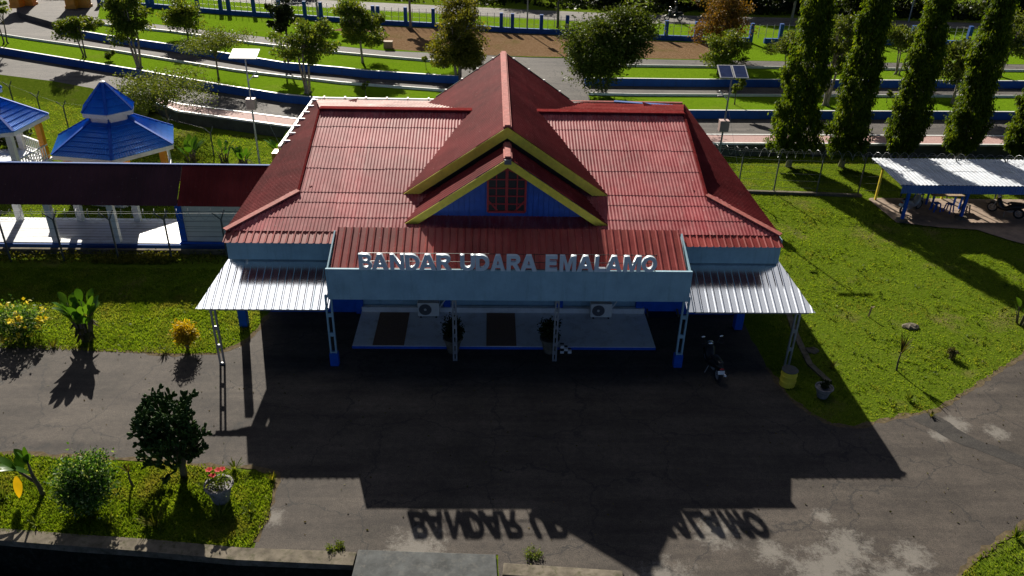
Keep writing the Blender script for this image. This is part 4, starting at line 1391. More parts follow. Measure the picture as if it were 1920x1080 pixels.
def pavilion(loc, a0, lab, benches=True):
    r = thing("pavilion", lab, "pavilion", (loc[0], loc[1], 0), 0, "hexagonal pavilions with blue tiled roofs")

    def tier(R0, z0, R1, z1, nrows, nm, cap):
        A0, B0 = hexr(0, 0, R0, a0, z0), hexr(0, 0, R1, a0, z1)
        for i in range(6):
            a, b, c, d_ = A0[i], A0[(i + 1) % 6], B0[(i + 1) % 6], B0[i]
            mb = MB()
            ncol = 22
            for k in range(nrows):
                t0, t1 = k / nrows, (k + 1) / nrows + 0.02
                nrm = (b - a).cross(d_ - a).normalized()
                if nrm.z < 0:
                    nrm = -nrm
                rows = []
                for t, lf in ((t0, 0.05), (min(1, t1), 0.0)):
                    l, rr = a.lerp(d_, t), b.lerp(c, t)
                    row = []
                    for q in range(ncol * 2 + 1):
                        s_ = q / (ncol * 2)
                        row.append(l.lerp(rr, s_) + nrm * (lf + (0.025 if q % 2 else 0)))
                    rows.append(row)
                n_ = len(rows[0])
                lipz = [p - nrm * 0.045 for p in rows[0]]
                vs = rows[0] + rows[1] + lipz
                fs = [(q, q + 1, n_ + q + 1, n_ + q) for q in range(n_ - 1)] + [(2 * n_ + q, 2 * n_ + q + 1, q + 1, q) for q in range(n_ - 1)]
                mb.add(vs, fs)
            pnl = mb.build(nm, 'tileblue', r)
        cp = MB()
        for i in range(6):
            cp.bar(A0[i] + Vector((0, 0, 0.05)), B0[i] + Vector((0, 0, 0.05)), 0.14, 0.08)
        cp.build("hip_tile", 'blue', r)
        fa = MB()
        for i in range(6):
            p, q = A0[i], A0[(i + 1) % 6]
            fa.plate([p - Vector((0, 0, 0.2)), q - Vector((0, 0, 0.2)), q - Vector((0, 0, 0.0)), p - Vector((0, 0, 0.0))], 0.04)
        fa.build("eave_board", 'white', r)
    tier(3.2, 2.62, 1.0, 3.80, 7, "lower_roof", True)
    tier(1.32, 4.30, 0.10, 5.55, 4, "upper_roof", True)
    nk = MB()
    H0, H1 = hexr(0, 0, 1.0, a0, 3.74), hexr(0, 0, 1.0, a0, 4.32)
    for i in range(6):
        p, q, u, v = H0[i], H0[(i + 1) % 6], H1[(i + 1) % 6], H1[i]
        nk.plate([p, q, u, v], 0.03)
    nk.build("roof_neck", 'white', r)
    nm = MB()
    for i in range(6):
        nm.bar(H0[i] * 1.02 + Vector((0, 0, 0)) - Vector((0, 0, 3.74 * 0.02)), H1[i] * 1.02 - Vector((0, 0, 4.32 * 0.02)), 0.06)
    nm.build("neck_post", 'bluewall', r)
    MB().lathe([(0.13, 0), (0.13, 0.16), (0.02, 0.2)], 8, (0, 0, 5.5)).build("finial", 'white', r)
    for i, p in enumerate(hexr(0, 0, 2.55, a0, 0)):
        mb = MB().box(p.x - 0.15, p.y - 0.15, 0, p.x + 0.15, p.y + 0.15, 2.75)
        mb.build("post", 'orange' if i % 2 else 'white', r, bev=0.01)
    F0 = hexr(0, 0, 2.85, a0, 0)
    MB().prism([(p.x, p.y) for p in F0], -0.02, 0.18).build("floor", 'tile', r)
    rl_ = MB()
    H = hexr(0, 0, 2.7, a0, 0)
    for i in range(6):
        if i == 2:
            continue
        p, q = H[i], H[(i + 1) % 6]
        rl_.bar(p + Vector((0, 0, 0.95)), q + Vector((0, 0, 0.95)), 0.10, 0.06)
        rl_.bar(p + Vector((0, 0, 0.35)), q + Vector((0, 0, 0.35)), 0.06, 0.05)
        for k in range(1, 12):
            c = p.lerp(q, k / 12)
            rl_.box(c.x - 0.025, c.y - 0.025, 0.18, c.x + 0.025, c.y + 0.025, 0.92)
    rl_.build("railing", 'white', r)
    tb_ = MB().lathe([(0.55, 0.70), (0.55, 0.76)], 16).lathe([(0.08, 0.18), (0.06, 0.7)], 10)
    return r


MT['tileblue'] = mat("blue_roof_tile", (0.025, 0.21, 0.72), 0.3, var=0.12, scale=2.5, spec=0.35)
pavilion((-19.3, 40.5), -1.24, "hexagonal pavilion with two tier blue tiled roof, wholly in view")
p2_ = pavilion((-27.6, 43.4), -0.62, "hexagonal pavilion with blue tiled roof cut by the left edge")
for (x, y), lab in (((-26.2, 42.3), "white garden seat under the pavilion at the left edge"),):
    st = thing("garden_seat", lab, "seat", (x, y, 0.18))
    MB().lathe([(0.16, 0), (0.12, 0.2), (0.2, 0.42)], 12).build("pedestal", 'white', st)
    MB().lathe([(0.27, 0.42), (0.28, 0.46), (0.26, 0.48)], 16).build("seat", 'white', st)


# ------------------------------------------------------------------ solar street lamps
def lamp(loc, h, tilt, split, lab, lean):
    r = thing("solar_street_lamp", lab, "street lamp", (loc[0], loc[1], 0), 0, "solar street lamps beside the terminal")
    top = Vector((lean, 0, h))
    MB().tube([(0, 0, -0.1), (lean * 0.5, 0, h * 0.5), tuple(top)], [0.06, 0.05, 0.04], 8).build("pole", 'steel', r)
    R_ = Matrix.Rotation(tilt, 3, 'X')
    segs = [(-0.72, -0.02), (0.02, 0.72)] if split else [(-0.72, 0.72)]
    for a, b in segs:
        pm = MB()
        pts = [(a, -0.5, 0), (b, -0.5, 0), (b, 0.5, 0), (a, 0.5, 0)]
        w_ = [top + Vector((0, 0, 0.25)) + R_ @ Vector(p) for p in pts]
        pm.plate(w_, 0.04)
        pn = pm.build("solar_panel", 'white' if not split else 'white', r)
        ins = [top + Vector((0, 0, 0.25)) + R_ @ Vector(p) for p in [(a + 0.05, -0.45, 0.004), (b - 0.05, -0.45, 0.004), (b - 0.05, 0.45, 0.004), (a + 0.05, 0.45, 0.004)]]
        MB().plate(ins, 0.003).build("cells", 'solar' if split else 'zinc', pn)
    MB().bar(top, top + Vector((0, 0, 0.22)), 0.07).build("panel_bracket", 'steel', r)
    sx = -1 if split else 1
    a0_ = Vector((lean * 0.85, 0, h * 0.80))
    a1_ = a0_ + Vector((0.55 * sx, -0.1, 0.55))
    am = MB().tube([a0_, a1_], 0.028, 6).build("arm", 'white', r)
    MB().box(a1_.x - 0.16 - 0.1 * sx, a1_.y - 0.09, a1_.z - 0.32, a1_.x + 0.16 - 0.1 * sx, a1_.y + 0.09, a1_.z - 0.24).build("lamp_head", 'acdark', r, bev=0.02)
    MB().box(lean * 0.5 - 0.24, -0.2, h * 0.55, lean * 0.5 + 0.24, 0.2, h * 0.55 + 0.58).build("battery_box", 'box', r, bev=0.01)
    MB().tube([(lean * 0.8, 0, h * 0.78), (sx * -1.7 - 0.2 if split else 2.0, -0.6, 0)], 0.006, 3).build("stay_wire", 'steel', r)
    return r


lamp((-13.1, 43.9), 6.1, math.radians(17), False, "solar street lamp with white panel near the blue pavilion", 0.0)
lamp((12.13, 40.65), 6.35, math.radians(24), True, "solar street lamp with two dark panels on the right of the roof", 0.1)
sb = thing("sign_board", "small blank white board on a thin pole beside the blue kerb", "sign", G(287, 178, 0.7))
MB().bar((0, 0, 0), (0, 0, 0.9), 0.05).build("pole", 'steel', sb)
MB().box(-0.3, -0.03, 0.55, 0.3, 0.03, 0.95).build("board", 'white', sb)


# ------------------------------------------------------------------ motorcycles
def scooter(loc, rz, lab, body='black', seatm='black'):
    r = thing("motor_scooter", lab, "motorcycle", loc, rz, "parked motorcycles")
    # x forward; wheel radius 0.28
    for nm, x, w in (("front_wheel", 0.64, 0.045), ("rear_wheel", -0.62, 0.055)):
        wh = MB().torus((x, 0, 0.28), 0.225, w, 'Y', 22, 8).build(nm, 'rubber', r, smooth=True)
        rm = MB().torus((x, 0, 0.28), 0.17, 0.018, 'Y', 20, 6)
        for k_ in range(6):
            a = k_ * math.pi / 3
            rm.bar((x, 0, 0.28), (x + 0.17 * math.cos(a), 0, 0.28 + 0.17 * math.sin(a)), 0.025, 0.02)
        rm.build("rim", 'steel', wh)
    MB().tube([(0.64, 0.07, 0.28), (0.46, 0.06, 0.78), (0.40, 0.04, 0.98)], 0.028, 8).tube([(0.64, -0.07, 0.28), (0.46, -0.06, 0.78), (0.40, -0.04, 0.98)], 0.028, 8).build("fork", 'steel', r)
    # body: front shield, floor, tail, as one lofted shell
    secs = [(0.50, 0.70, 0.10, 0.20), (0.40, 0.62, 0.20, 0.30), (0.26, 0.45, 0.18, 0.20), (0.08, 0.36, 0.16, 0.10), (-0.10, 0.44, 0.17, 0.18), (-0.32, 0.56, 0.17, 0.20), (-0.60, 0.64, 0.14, 0.14), (-0.88, 0.74, 0.07, 0.07)]
    vs, fs = [], []
    for x, z, w, h in secs:
        for k_ in range(12):
            a = 2 * math.pi * k_ / 12
            vs.append((x, w * math.cos(a), z + h * math.sin(a)))
    for i in range(len(secs) - 1):
        for k_ in range(12):
            fs.append((i * 12 + k_, i * 12 + (k_ + 1) % 12, (i + 1) * 12 + (k_ + 1) % 12, (i + 1) * 12 + k_))
    fs += [tuple(range(12))[::-1], tuple(range(84, 96))]
    MB().add(vs, fs).build("body", body, r, smooth=True)
    vs, fs = [], []
    for x, z, w, h in [(0.02, 0.66, 0.06, 0.03), (-0.10, 0.73, 0.13, 0.06), (-0.35, 0.77, 0.15, 0.07), (-0.65, 0.82, 0.13, 0.06), (-0.80, 0.83, 0.06, 0.03)]:
        for k_ in range(10):
            a = 2 * math.pi * k_ / 10
            vs.append((x, w * math.cos(a), z + h * math.sin(a)))
    for i in range(4):
        for k_ in range(10):
            fs.append((i * 10 + k_, i * 10 + (k_ + 1) % 10, (i + 1) * 10 + (k_ + 1) % 10, (i + 1) * 10 + k_))
    fs += [tuple(range(10))[::-1], tuple(range(40, 50))]
    MB().add(vs, fs).build("seat", 'black', r, smooth=True)
    MB().ellip((-0.14, 0, 0.36), (0.26, 0.11, 0.15)).build("engine", 'steel', r, smooth=True)
    MB().tube([(-0.1, -0.16, 0.28), (-0.5, -0.17, 0.30), (-0.92, -0.17, 0.40)], [0.025, 0.05, 0.055], 10).build("exhaust", 'chrome', r, smooth=True)
    hb = MB().tube([(0.28, 0.36, 1.02), (0.36, 0.16, 1.0), (0.40, 0, 0.97), (0.36, -0.16, 1.0), (0.28, -0.36, 1.02)], 0.018, 8).build("handlebar", 'black', r, smooth=True)
    for sy in (-1, 1):
        MB().tube([(0.29, sy * 0.37, 1.02), (0.24, sy * 0.25, 1.025)], 0.028, 8).build("grip", 'rubber', hb)
        mi = MB().tube([(0.34, sy * 0.22, 1.0), (0.38, sy * 0.30, 1.20)], 0.01, 6).build("mirror", 'black', r)
        MB().ellip((0.38, sy * 0.33, 1.23), (0.03, 0.075, 0.05)).build("mirror_glass", 'chrome', mi, smooth=True)
    MB().ellip((0.46, 0, 0.92), (0.10, 0.12, 0.10)).build("headlight", 'chrome', r, smooth=True)
    fd = MB()
    for sgn in (1,):
        pts = [(0.64 + 0.30 * math.cos(a), 0, 0.28 + 0.30 * math.sin(a)) for a in [0.2 + 0.25 * i for i in range(10)]]
        for i in range(len(pts) - 1):
            fd.bar(pts[i], pts[i + 1], 0.12, 0.015)
    fd.build("fender", body, r)
    pl = MB().plate([(-0.93, 0.12, 0.50), (-0.93, -0.12, 0.50), (-0.88, -0.12, 0.62), (-0.88, 0.12, 0.62)], 0.01).build("number_plate", 'white', r)
    MB().ellip((-0.90, 0, 0.70), (0.04, 0.09, 0.035)).build("tail_light", 'red', r, smooth=True)
    MB().bar((0.0, 0.12, 0.25), (-0.05, 0.25, 0.0), 0.025).build("side_stand", 'steel', r)
    return r


scooter((8.0, 23.75, 0), math.pi / 2 + 0.08, "black scooter seen from behind in the shade of the forecourt")
scooter((21.9, 38.25, 0.06), 0.5, "black and white scooter behind the left blue post of the shed", 'steel')
scooter((26.7, 37.9, 0.06), 2.35, "dark scooter parked at the open middle of the shed", 'black')
scooter((29.2, 38.4, 0.06), 0.9, "scooter half hidden at the far right of the shed", 'steel')
# rider on the main road
rb = scooter((17.55, 80.0, 1.72), math.pi, "dark scooter ridden along the main road beyond the fence", 'black')
rb['group'] = "moving motorcycles"


def person(loc, rz, lab):
    r = thing("person", lab, "person", loc, rz)
    me = bpy.data.meshes.new("body")
    J = [(-0.25, 0, 0.85, 0.15), (-0.22, 0, 1.05, 0.14), (-0.17, 0, 1.28, 0.16), (-0.14, 0, 1.42, 0.07), (-0.12, 0, 1.50, 0.055),
         (-0.16, 0.19, 1.33, 0.06), (0.0, 0.26, 1.12, 0.045), (0.22, 0.30, 1.04, 0.035), (0.30, 0.31, 1.04, 0.035),
         (-0.16, -0.19, 1.33, 0.06), (0.0, -0.26, 1.12, 0.045), (0.22, -0.30, 1.04, 0.035), (0.30, -0.31, 1.04, 0.035),
         (-0.22, 0.12, 0.83, 0.10), (0.16, 0.18, 0.80, 0.07), (0.10, 0.17, 0.38, 0.05), (0.22, 0.17, 0.33, 0.04),
         (-0.22, -0.12, 0.83, 0.10), (0.16, -0.18, 0.80, 0.07), (0.10, -0.17, 0.38, 0.05), (0.22, -0.17, 0.33, 0.04), (-0.10, 0, 1.58, 0.09), (-0.09, 0, 1.68, 0.095)]
    E_ = [(0, 1), (1, 2), (2, 3), (3, 4), (4, 21), (21, 22), (2, 5), (5, 6), (6, 7), (7, 8), (2, 9), (9, 10), (10, 11), (11, 12), (0, 13), (13, 14), (14, 15), (15, 16), (0, 17), (17, 18), (18, 19), (19, 20)]
    me.from_pydata([j[:3] for j in J], E_, [])
    me.update()
    o = bpy.data.objects.new("body", me)
    C.objects.link(o)
    o.parent = r
    o.modifiers.new("skin", 'SKIN')
    for i, j in enumerate(J):
        me.skin_vertices[0].data[i].radius = (j[3], j[3])
    me.skin_vertices[0].data[0].use_root = True
    ss = o.modifiers.new("sub", 'SUBSURF')
    ss.levels = ss.render_levels = 1
    me.materials.append(MT['cloth'])
    MB().ellip((-0.09, 0, 1.68), (0.15, 0.13, 0.15), 14, 10).build("helmet", 'black', r, smooth=True)
    MB().ellip((0.0, 0, 1.62), (0.06, 0.075, 0.085), 12, 8).build("face", 'skin', r, smooth=True)
    return r


person((17.55, 80.0, 1.72), math.pi, "person in dark clothes and helmet riding a scooter on the main road")

# ------------------------------------------------------------------ shed on the right
shd = thing("parking_shed", "open parking shed with zinc roof, blue valance and posts at the right edge", "shed", (26, 38.5, 0))


def sb_(mb, name, m, par=None, **k):
    mb.v = [(a - 26, b - 38.5, c) for a, b, c in mb.v]
    return mb.build(name, m, par or shd, **k)


zr = corr((0, 36.95, 2.05), (1, 0, 0), (0, 3.6, 0.10), [(20.35, 0), (37, 0), (37, 3.6), (20.35, 3.6)], 0.2, 0.018, [1.8], 0.015)
sb_(zr, "roof", 'zincold', smooth=True)
vl = corr((0, 36.88, 1.62), (1, 0, 0), (0, 0.02, 0.42), [(20.4, 0), (37, 0), (37, 0.42), (20.4, 0.42)], 0.12, 0.015, (), 0)
sb_(vl, "valance", 'bluesheet')
for x, y, m in ((20.95, 37.1, 'blue'), (24.2, 37.5, 'blue'), (28.6, 37.3, 'blue'), (20.75, 39.85, 'yellow'), (24.5, 40.1, 'yellow'), (27.6, 40.1, 'yellow'), (31.5, 40.1, 'yellow')):
    sb_(MB().bar((x, y, 0), (x, y, 2.05), 0.13 if m == 'blue' else 0.10), "post", m)
    if m == 'blue':
        sb_(MB().lathe([(0.3, 0), (0.28, 0.1), (0.12, 0.11)], 16, (x, y, 0.05)), "post_footing", 'concrete')
sb_(MB().bar((20.4, 37.05, 1.98), (37, 37.05, 1.98), 0.08, 0.1), "beam", 'steel')
sb_(MB().bar((20.4, 40.2, 2.05), (37, 40.2, 2.05), 0.08, 0.1), "beam", 'steel')
struct(fill_sheet(rough_edge([(20.4, 39.9), (20.6, 36.9), (22.5, 36.35), (24.3, 36.1), (25.4, 34.6), (27.5, 32.2), (31, 31), (37, 33), (37, 40.4), (20.6, 40.4)], 0.06), 0.03, "shed_floor", 'slabtan'))if False else None
MT['tan'] = mat("tan_concrete", (0.26, 0.19, 0.14), 0.85, var=0.3, scale=2, dirt=(0.15, 0.12, 0.1), bmp=0.4)
struct(fill_sheet([(20.4, 39.9), (20.6, 36.9), (22.5, 36.35), (24.3, 36.1), (25.4, 34.8), (27.5, 33.2), (31, 32), (37, 33), (37, 40.1), (20.6, 40.1)], 0.05, "shed_floor", 'tan'))
tbl = thing("plank_table", "long wooden plank table inside the parking shed", "table", (24.0, 39.0, 0.05))
MB().box(-0.85, -0.35, 0.70, 0.85, 0.35, 0.75).build("top", 'wood', tbl, bev=0.01)
for sx in (-1, 1):
    for sy in (-1, 1):
        MB().box(sx * 0.75 - 0.04, sy * 0.28 - 0.04, 0, sx * 0.75 + 0.04, sy * 0.28 + 0.04, 0.698).build("leg", 'blue', tbl)


def stool(loc, lab, m, s=1.0):
    r = thing("plastic_stool", lab, "stool", loc, random.uniform(0, 1), "stools around the shed table")
    MB().box(-0.16, -0.16, 0.43, 0.16, 0.16, 0.47).build("seat", m, r, bev=0.015)
    for sx in (-1, 1):
        for sy in (-1, 1):
            MB().bar((sx * 0.18, sy * 0.18, 0), (sx * 0.13, sy * 0.13, 0.43), 0.05).build("leg", m, r)
    return r


stool((23.3, 38.4, 0.05), "blue stool at the left front of the shed table", 'blue')
stool((23.95, 38.3, 0.05), "blue stool at the front middle of the shed table", 'blue')
stool((24.75, 38.2, 0.05), "pale open stool at the right end of the shed table", 'concrete')
stool((23.0, 39.7, 0.05), "blue stool behind the left end of the shed table", 'blue')
dr2 = thing("orange_buoy", "orange plastic drum lying at the far end of the shed", "drum", (30.0, 39.2, 0.05))
MB().tube([(-0.35, 0, 0.24), (0.35, 0, 0.24)], [0.24, 0.24], 16).build("shell", 'orange', dr2)
MB().torus((0, 0, 0.24), 0.24, 0.02, 'X', 20, 6).build("rib", 'orange', dr2)

# ------------------------------------------------------------------ yard things
dm = thing("oil_drum", "yellow oil drum with pale lid at the lawn edge beside the forecourt", "drum", (10.5, 22.95, 0))
MB().lathe([(0.26, 0), (0.27, 0.02), (0.27, 0.20), (0.285, 0.22), (0.27, 0.24), (0.27, 0.42), (0.285, 0.44), (0.27, 0.46), (0.27, 0.62)], 24).build("shell", 'yellow', dm, smooth=False)
MB().lathe([(0.28, 0.62), (0.28, 0.645), (0.24, 0.65)], 24).build("lid", 'slab', dm)


def pot(loc, lab, r0=0.3, h=0.5, m='pot', grp=None):
    r = thing("plant_pot", lab, "plant pot", loc, 0, grp)
    MB().lathe([(r0 * 0.6, 0), (r0 * 0.65, 0.05), (r0 * 0.8, h * 0.5), (r0 * 1.0, h * 0.9), (r0 * 1.12, h * 0.92), (r0 * 1.12, h), (r0 * 0.95, h), (r0 * 0.9, h * 0.9)], 24).build("bowl", m, r)
    MB().lathe([(r0 * 0.9, h * 0.86), (0.01, h * 0.9)], 20).build("soil", 'soil', r)
    return r


pot((11.5, 22.25, 0), "round grey stone pot in the shade by the yellow drum", 0.28, 0.42)
pot((-7.52, 17.25, 0), "grey stone pot with red flowers on the near lawn", 0.36, 0.62)
pot((-1.30, 24.95, 0), "pale pot behind the left lattice post of the porch", 0.33, 0.62, 'concrete')
pot((2.25, 24.97, 0), "pale pot behind the right lattice post of the porch", 0.33, 0.62, 'concrete')
stk = thing("wooden_stake", "short wooden stake standing alone on the right lawn", "stake", (15.35, 27.65, 0), 0.3)
MB().bar((0, 0, -0.05), (0.04, 0, 0.45), 0.05).build("stick", 'wood', stk)
MB().bar((0.03, -0.02, 0.38), (0.16, -0.02, 0.46), 0.03).build("crosspiece", 'wood', stk)
dn = MB()
dn.ribbon([(12.2, 28.2), (11.9, 26.2), (11.75, 24.2), (12.05, 23.1)], 0.22, -0.05, 0.05)
tag(dn.build("drain_edge", 'concrete'), "narrow broken concrete drain edge on the lawn beside the terminal", "drain")
tag(MB().bar((-10.9, 29.3, 0.05), (-10.0, 29.0, 0.06), 0.14, 0.04).build("plank", 'concrete'), "pale plank lying on the shaded left lawn", "plank")
bx = thing("wooden_box", "small tan box standing on the bare earth beyond the drives", "box", G(728, 90, 1.72))
MB().box(-0.35, -0.25, 0, 0.35, 0.25, 0.5).build("crate", 'wood', bx, bev=0.02)
MB().box(-0.38, -0.28, 0.5, 0.38, 0.28, 0.55).build("lid", 'wood', bx)
tag(MB().ellip((G(1290, 616)[0], G(1290, 616)[1], 0), (0.01, 0.01, 0.01)).build("pebble", 'concrete'), "x", "stone") if False else None
for px, py, s_, lab in ((1707, 613, 0.35, "pale flat stone in the middle of the right lawn"), (1522, 658, 0.28, "broken concrete lump at the lawn edge beside the drain")):
    q = G(px, py)
    mb = MB().ellip((q[0], q[1], 0.02), (s_, s_ * 0.7, 0.1), 12, 6)
    mb.v = [(a + random.uniform(-.03, .03), b + random.uniform(-.03, .03), c + random.uniform(-.02, .02)) for a, b, c in mb.v]
    tag(mb.build("stone", 'concrete'), lab, "stone")

# ------------------------------------------------------------------ perimeter fence of the airport, roadside posts
pf_ = thing("perimeter_fence", "blue perimeter fence with low wall, posts and thin bars along the main road", "fence", (0, 74, 1.7))
lw = MB().ribbon(fenceline[:6], 0.25, 1.6, 2.12)
lw.build("low_wall", 'bluewall', pf_, rel=True)
MB().ribbon(fenceline[5:11], 0.25, 1.6, 2.14).build("low_wall", 'bluewall', pf_, rel=True)
MB().ribbon([(23.6, 70.8), (34, 70.9), (75, 72.5)], 0.25, 1.6, 2.12).build("low_wall", 'bluewall', pf_, rel=True)
cum = 0.0
br = MB()
ppos = []
for i in range(len(fenceline) - 1):
    a, b = Vector((*fenceline[i], 1.7)), Vector((*fenceline[i + 1], 1.7))
    L = (b - a).length
    t = 0.0
    while t < L:
        p = a.lerp(b, t / L)
        ppos.append(p)
        t += 2.55
for p in ppos:
    if p.x < 60:
        m = MB().box(p.x - 0.15, p.y - 0.17, 1.7, p.x + 0.15, p.y + 0.17, 3.35)
        m.build("post", 'bluewall', pf_, rel=True)
for i in range(len(ppos) - 1):
    a, b = ppos[i], ppos[i + 1]
    if (b - a).length > 3.2:
        continue
    for k_ in range(1, 4):
        c = a.lerp(b, k_ / 4)
        br.box(c.x - 0.02, c.y - 0.02, 2.1, c.x + 0.02, c.y + 0.02, 3.3)
    for z in (2.5, 2.9, 3.2):
        br.bar((a.x, a.y, z), (b.x, b.y, z), 0.012)
br.build("bars", 'steel', pf_, rel=True)
gp = MB()
for (px, py), lab in (((33, 12), "outer orange gate pillar at the far left entrance"), ((57, 9), "inner orange gate pillar at the far left entrance"), ((137, 15), "orange gate pillar just right of the entrance drive"), ((160, 13), "orange gate pillar joined to the blue fence")):
    q = G(px, py, 1.7)
    r = thing("gate_pillar", lab, "pillar", q, 0, "orange pillars of the entrance gate")
    MB().box(-0.45, -0.45, -0.1, 0.45, 0.45, 2.6).build("shaft", 'orange', r, bev=0.02)
    MB().box(-0.52, -0.52, -0.1, 0.52, 0.52, 0.25).build("plinth", 'orange', r, bev=0.02)
    MB().box(-0.55, -0.55, 2.602, 0.55, 0.55, 2.8).build("cap", 'white', r, bev=0.02)
for px, py, z, lab in ((988, 62, 1.72, "grey roadside pole with white plate by the blue fence"), (1703, 42, 1.72, "grey roadside pole with white plate on the far right road")):
    q = G(px, py, z)
    r = thing("roadside_pole", lab, "pole", q, 0, "roadside poles with white plates")
    MB().tube([(0, 0, -0.1), (0, 0, 6.5)], [0.07, 0.05], 8).build("pole", 'steel', r)
    MB().box(-0.25, -0.05, 2.2 if px > 1500 else 3.4, 0.25, 0.0, 2.9 if px > 1500 else 4.2).build("plate", 'white', r)

# ------------------------------------------------------------------ TREES
def limb_tree(name, lab, loc, h, w, leaf, barkm='bark', nclump=60, nleaf=110, lsize=0.17, crown_lo=0.35, seed=1, stems=1, flat=1.0, lean=(0, 0), droop=0.1, group=None, cat="tree", aspect=0.5, clr=0.16):
    rs = np.random.RandomState(seed)
    if name == "young_tree":
        w *= 1.14
        nclump = int(nclump * 1.1)
    r = thing(name, lab, cat, loc, 0, group)
    tr = MB()
    zc0, zc1 = h * crown_lo, h
    R = w / 2
    # clump centres spread through an uneven crown
    cs = []
    lobes = [(rs.uniform(-0.45, 0.45) * R, rs.uniform(-0.45, 0.45) * R, rs.uniform(0.15, 0.85), rs.uniform(0.5, 0.85)) for _ in range(6)]
    lobes.append((0, 0, 0.55, 0.8))
    while len(cs) < nclump:
        l = lobes[rs.randint(len(lobes))]
        d = unit(rs.normal(0, 1, 3)[None])[0] * rs.uniform(0.35, 1.0) ** 0.5
        p = np.array([l[0] + d[0] * R * l[3] * 0.85, l[1] + d[1] * R * l[3] * 0.85, zc0 + (zc1 - zc0) * l[2] + d[2] * (zc1 - zc0) * 0.42 * l[3] * flat])
        if p[2] < zc0 * 0.8 or p[2] > h * 1.02:
            continue
        p[0] += lean[0] * p[2]
        p[1] += lean[1] * p[2]
        cs.append(p)
    cs = np.array(cs)
    for s_ in range(stems):
        a = s_ * 2.4 + seed
        bx_, by_ = (0.12 * math.cos(a), 0.12 * math.sin(a)) if stems > 1 else (0, 0)
        sp = 0.25 * R if stems > 1 else 0.06 * R
        top = Vector((lean[0] * h * 0.6 + math.cos(a) * sp, lean[1] * h * 0.6 + math.sin(a) * sp, h * 0.72))
        kn = Vector((bx_ + math.cos(a) * sp * 0.35 + rs.uniform(-.08, .08), by_ + math.sin(a) * sp * 0.35 + rs.uniform(-.08, .08), h * 0.33))
        r0 = (0.022 * h) / (1.0 if stems == 1 else 1.25)
        tr.tube([(bx_ * 2, by_ * 2, -0.1), (bx_, by_, 0.15), kn, top], [r0 * 1.5, r0, r0 * 0.75, r0 * 0.3], 8)
        for k in range(s_, min(len(cs), 16), stems):
            c = Vector(cs[k])
            t = 0.1 + 0.5 * rs.rand()
            b0 = kn.lerp(top, t)
            mid = b0.lerp(c, 0.55) + Vector((rs.uniform(-.1, .1), rs.uniform(-.1, .1), 0.08 * h * rs.uniform(-.3, 1)))
            tr.tube([b0, mid, c], [r0 * 0.45, r0 * 0.28, r0 * 0.08], 5)
    tr.build("trunk", barkm, r, smooth=True)
    rc = clr * w
    nleaf = int(nleaf * 1.5)
    ball = unit(rs.normal(0, 1, (len(cs) * nleaf, 3))) * rs.uniform(0, 1, (len(cs) * nleaf, 1)) ** 0.45 * 1.25
    cent = np.repeat(cs, nleaf, 0) + ball * np.array([rc, rc, rc * 0.62 * (0.6 + 0.4 * flat)]) * np.repeat(rs.uniform(0.5, 1.15, (len(cs), 1)), nleaf, 0)
    out = cent - np.repeat(cs, nleaf, 0)
    v = leaves(cent, unit(out + 0.3 * unit(cs.repeat(nleaf, 0) - cs.mean(0))), lsize, aspect, droop, rs)
    o = quads_obj("crown", v, leaf, r)
    o['kind'] = 'thing'
    return r


def at(px, py, z):
    return G(px, py, z)


limb_tree("young_tree", "two stemmed young tree at the left end of the lower median", at(160, 107, 1.22), 3.8, 3.0, 'leafA', 'bark', 30, 90, 0.20, 0.42, 3, 2, group="trees on the median lawns")
limb_tree("young_tree", "tall many stemmed tree second from the left on the lower median", at(262, 128, 1.22), 5.7, 3.2, 'leafA', 'palebark', 55, 100, 0.20, 0.36, 5, 3, group="trees on the median lawns")
limb_tree("spreading_tree", "low spreading tree with thin pale foliage on the lower median", at(410, 148, 1.22), 3.4, 5.4, 'leafC', 'bark', 70, 70, 0.13, 0.5, 8, 1, 0.5, group="trees on the median lawns")
limb_tree("young_tree", "olive leaved tree with bare branching trunk nearest the left roof corner", at(578, 175, 1.22), 5.3, 3.5, 'leafA', 'palebark', 48, 95, 0.19, 0.42, 11, 3, group="trees on the median lawns")
limb_tree("young_tree", "slim dark tree with hanging tufts on the upper median", at(537, 117, 1.72), 4.9, 2.4, 'leafD', 'bark', 22, 110, 0.20, 0.5, 13, 2, group="trees on the median lawns")
limb_tree("young_tree", "rounded bushy tree on the upper median before the bare earth", at(680, 118, 1.72), 4.4, 3.1, 'leafA', 'palebark', 55, 110, 0.19, 0.3, 17, 1, group="trees on the median lawns")
limb_tree("young_tree", "dense round tree behind the low spreading tree", at(353, 73, 1.72), 3.0, 3.4, 'leafA', 'bark', 40, 100, 0.19, 0.25, 19, 1, group="trees on the median lawns")
limb_tree("large_tree", "large olive tree rising just left of the main roof peak", (-2.4, 58.6, 1.22), 6.1, 4.6, 'leafB', 'palebark', 110, 150, 0.17, 0.12, 23, 2, group="large trees behind the roof")
limb_tree("large_tree", "largest broad dark green tree right of the main roof peak", (7.9, 55.6, 1.22), 5.6, 6.6, 'leafE', 'bark', 190, 150, 0.18, 0.06, 129, 2, group="large trees behind the roof")
limb_tree("autumn_tree", "orange brown leaved tree by the blue fence", at(1352, 108, 1.72), 5.4, 5.0, 'leafO', 'palebark', 75, 90, 0.18, 0.25, 31, 1)
limb_tree("young_tree", "small bright green tree in front of the orange tree", at(1345, 139, 1.72), 2.9, 3.2, 'leafA', 'bark', 45, 110, 0.17, 0.25, 37, 1, lean=(0.25, 0), group="trees on the median lawns")
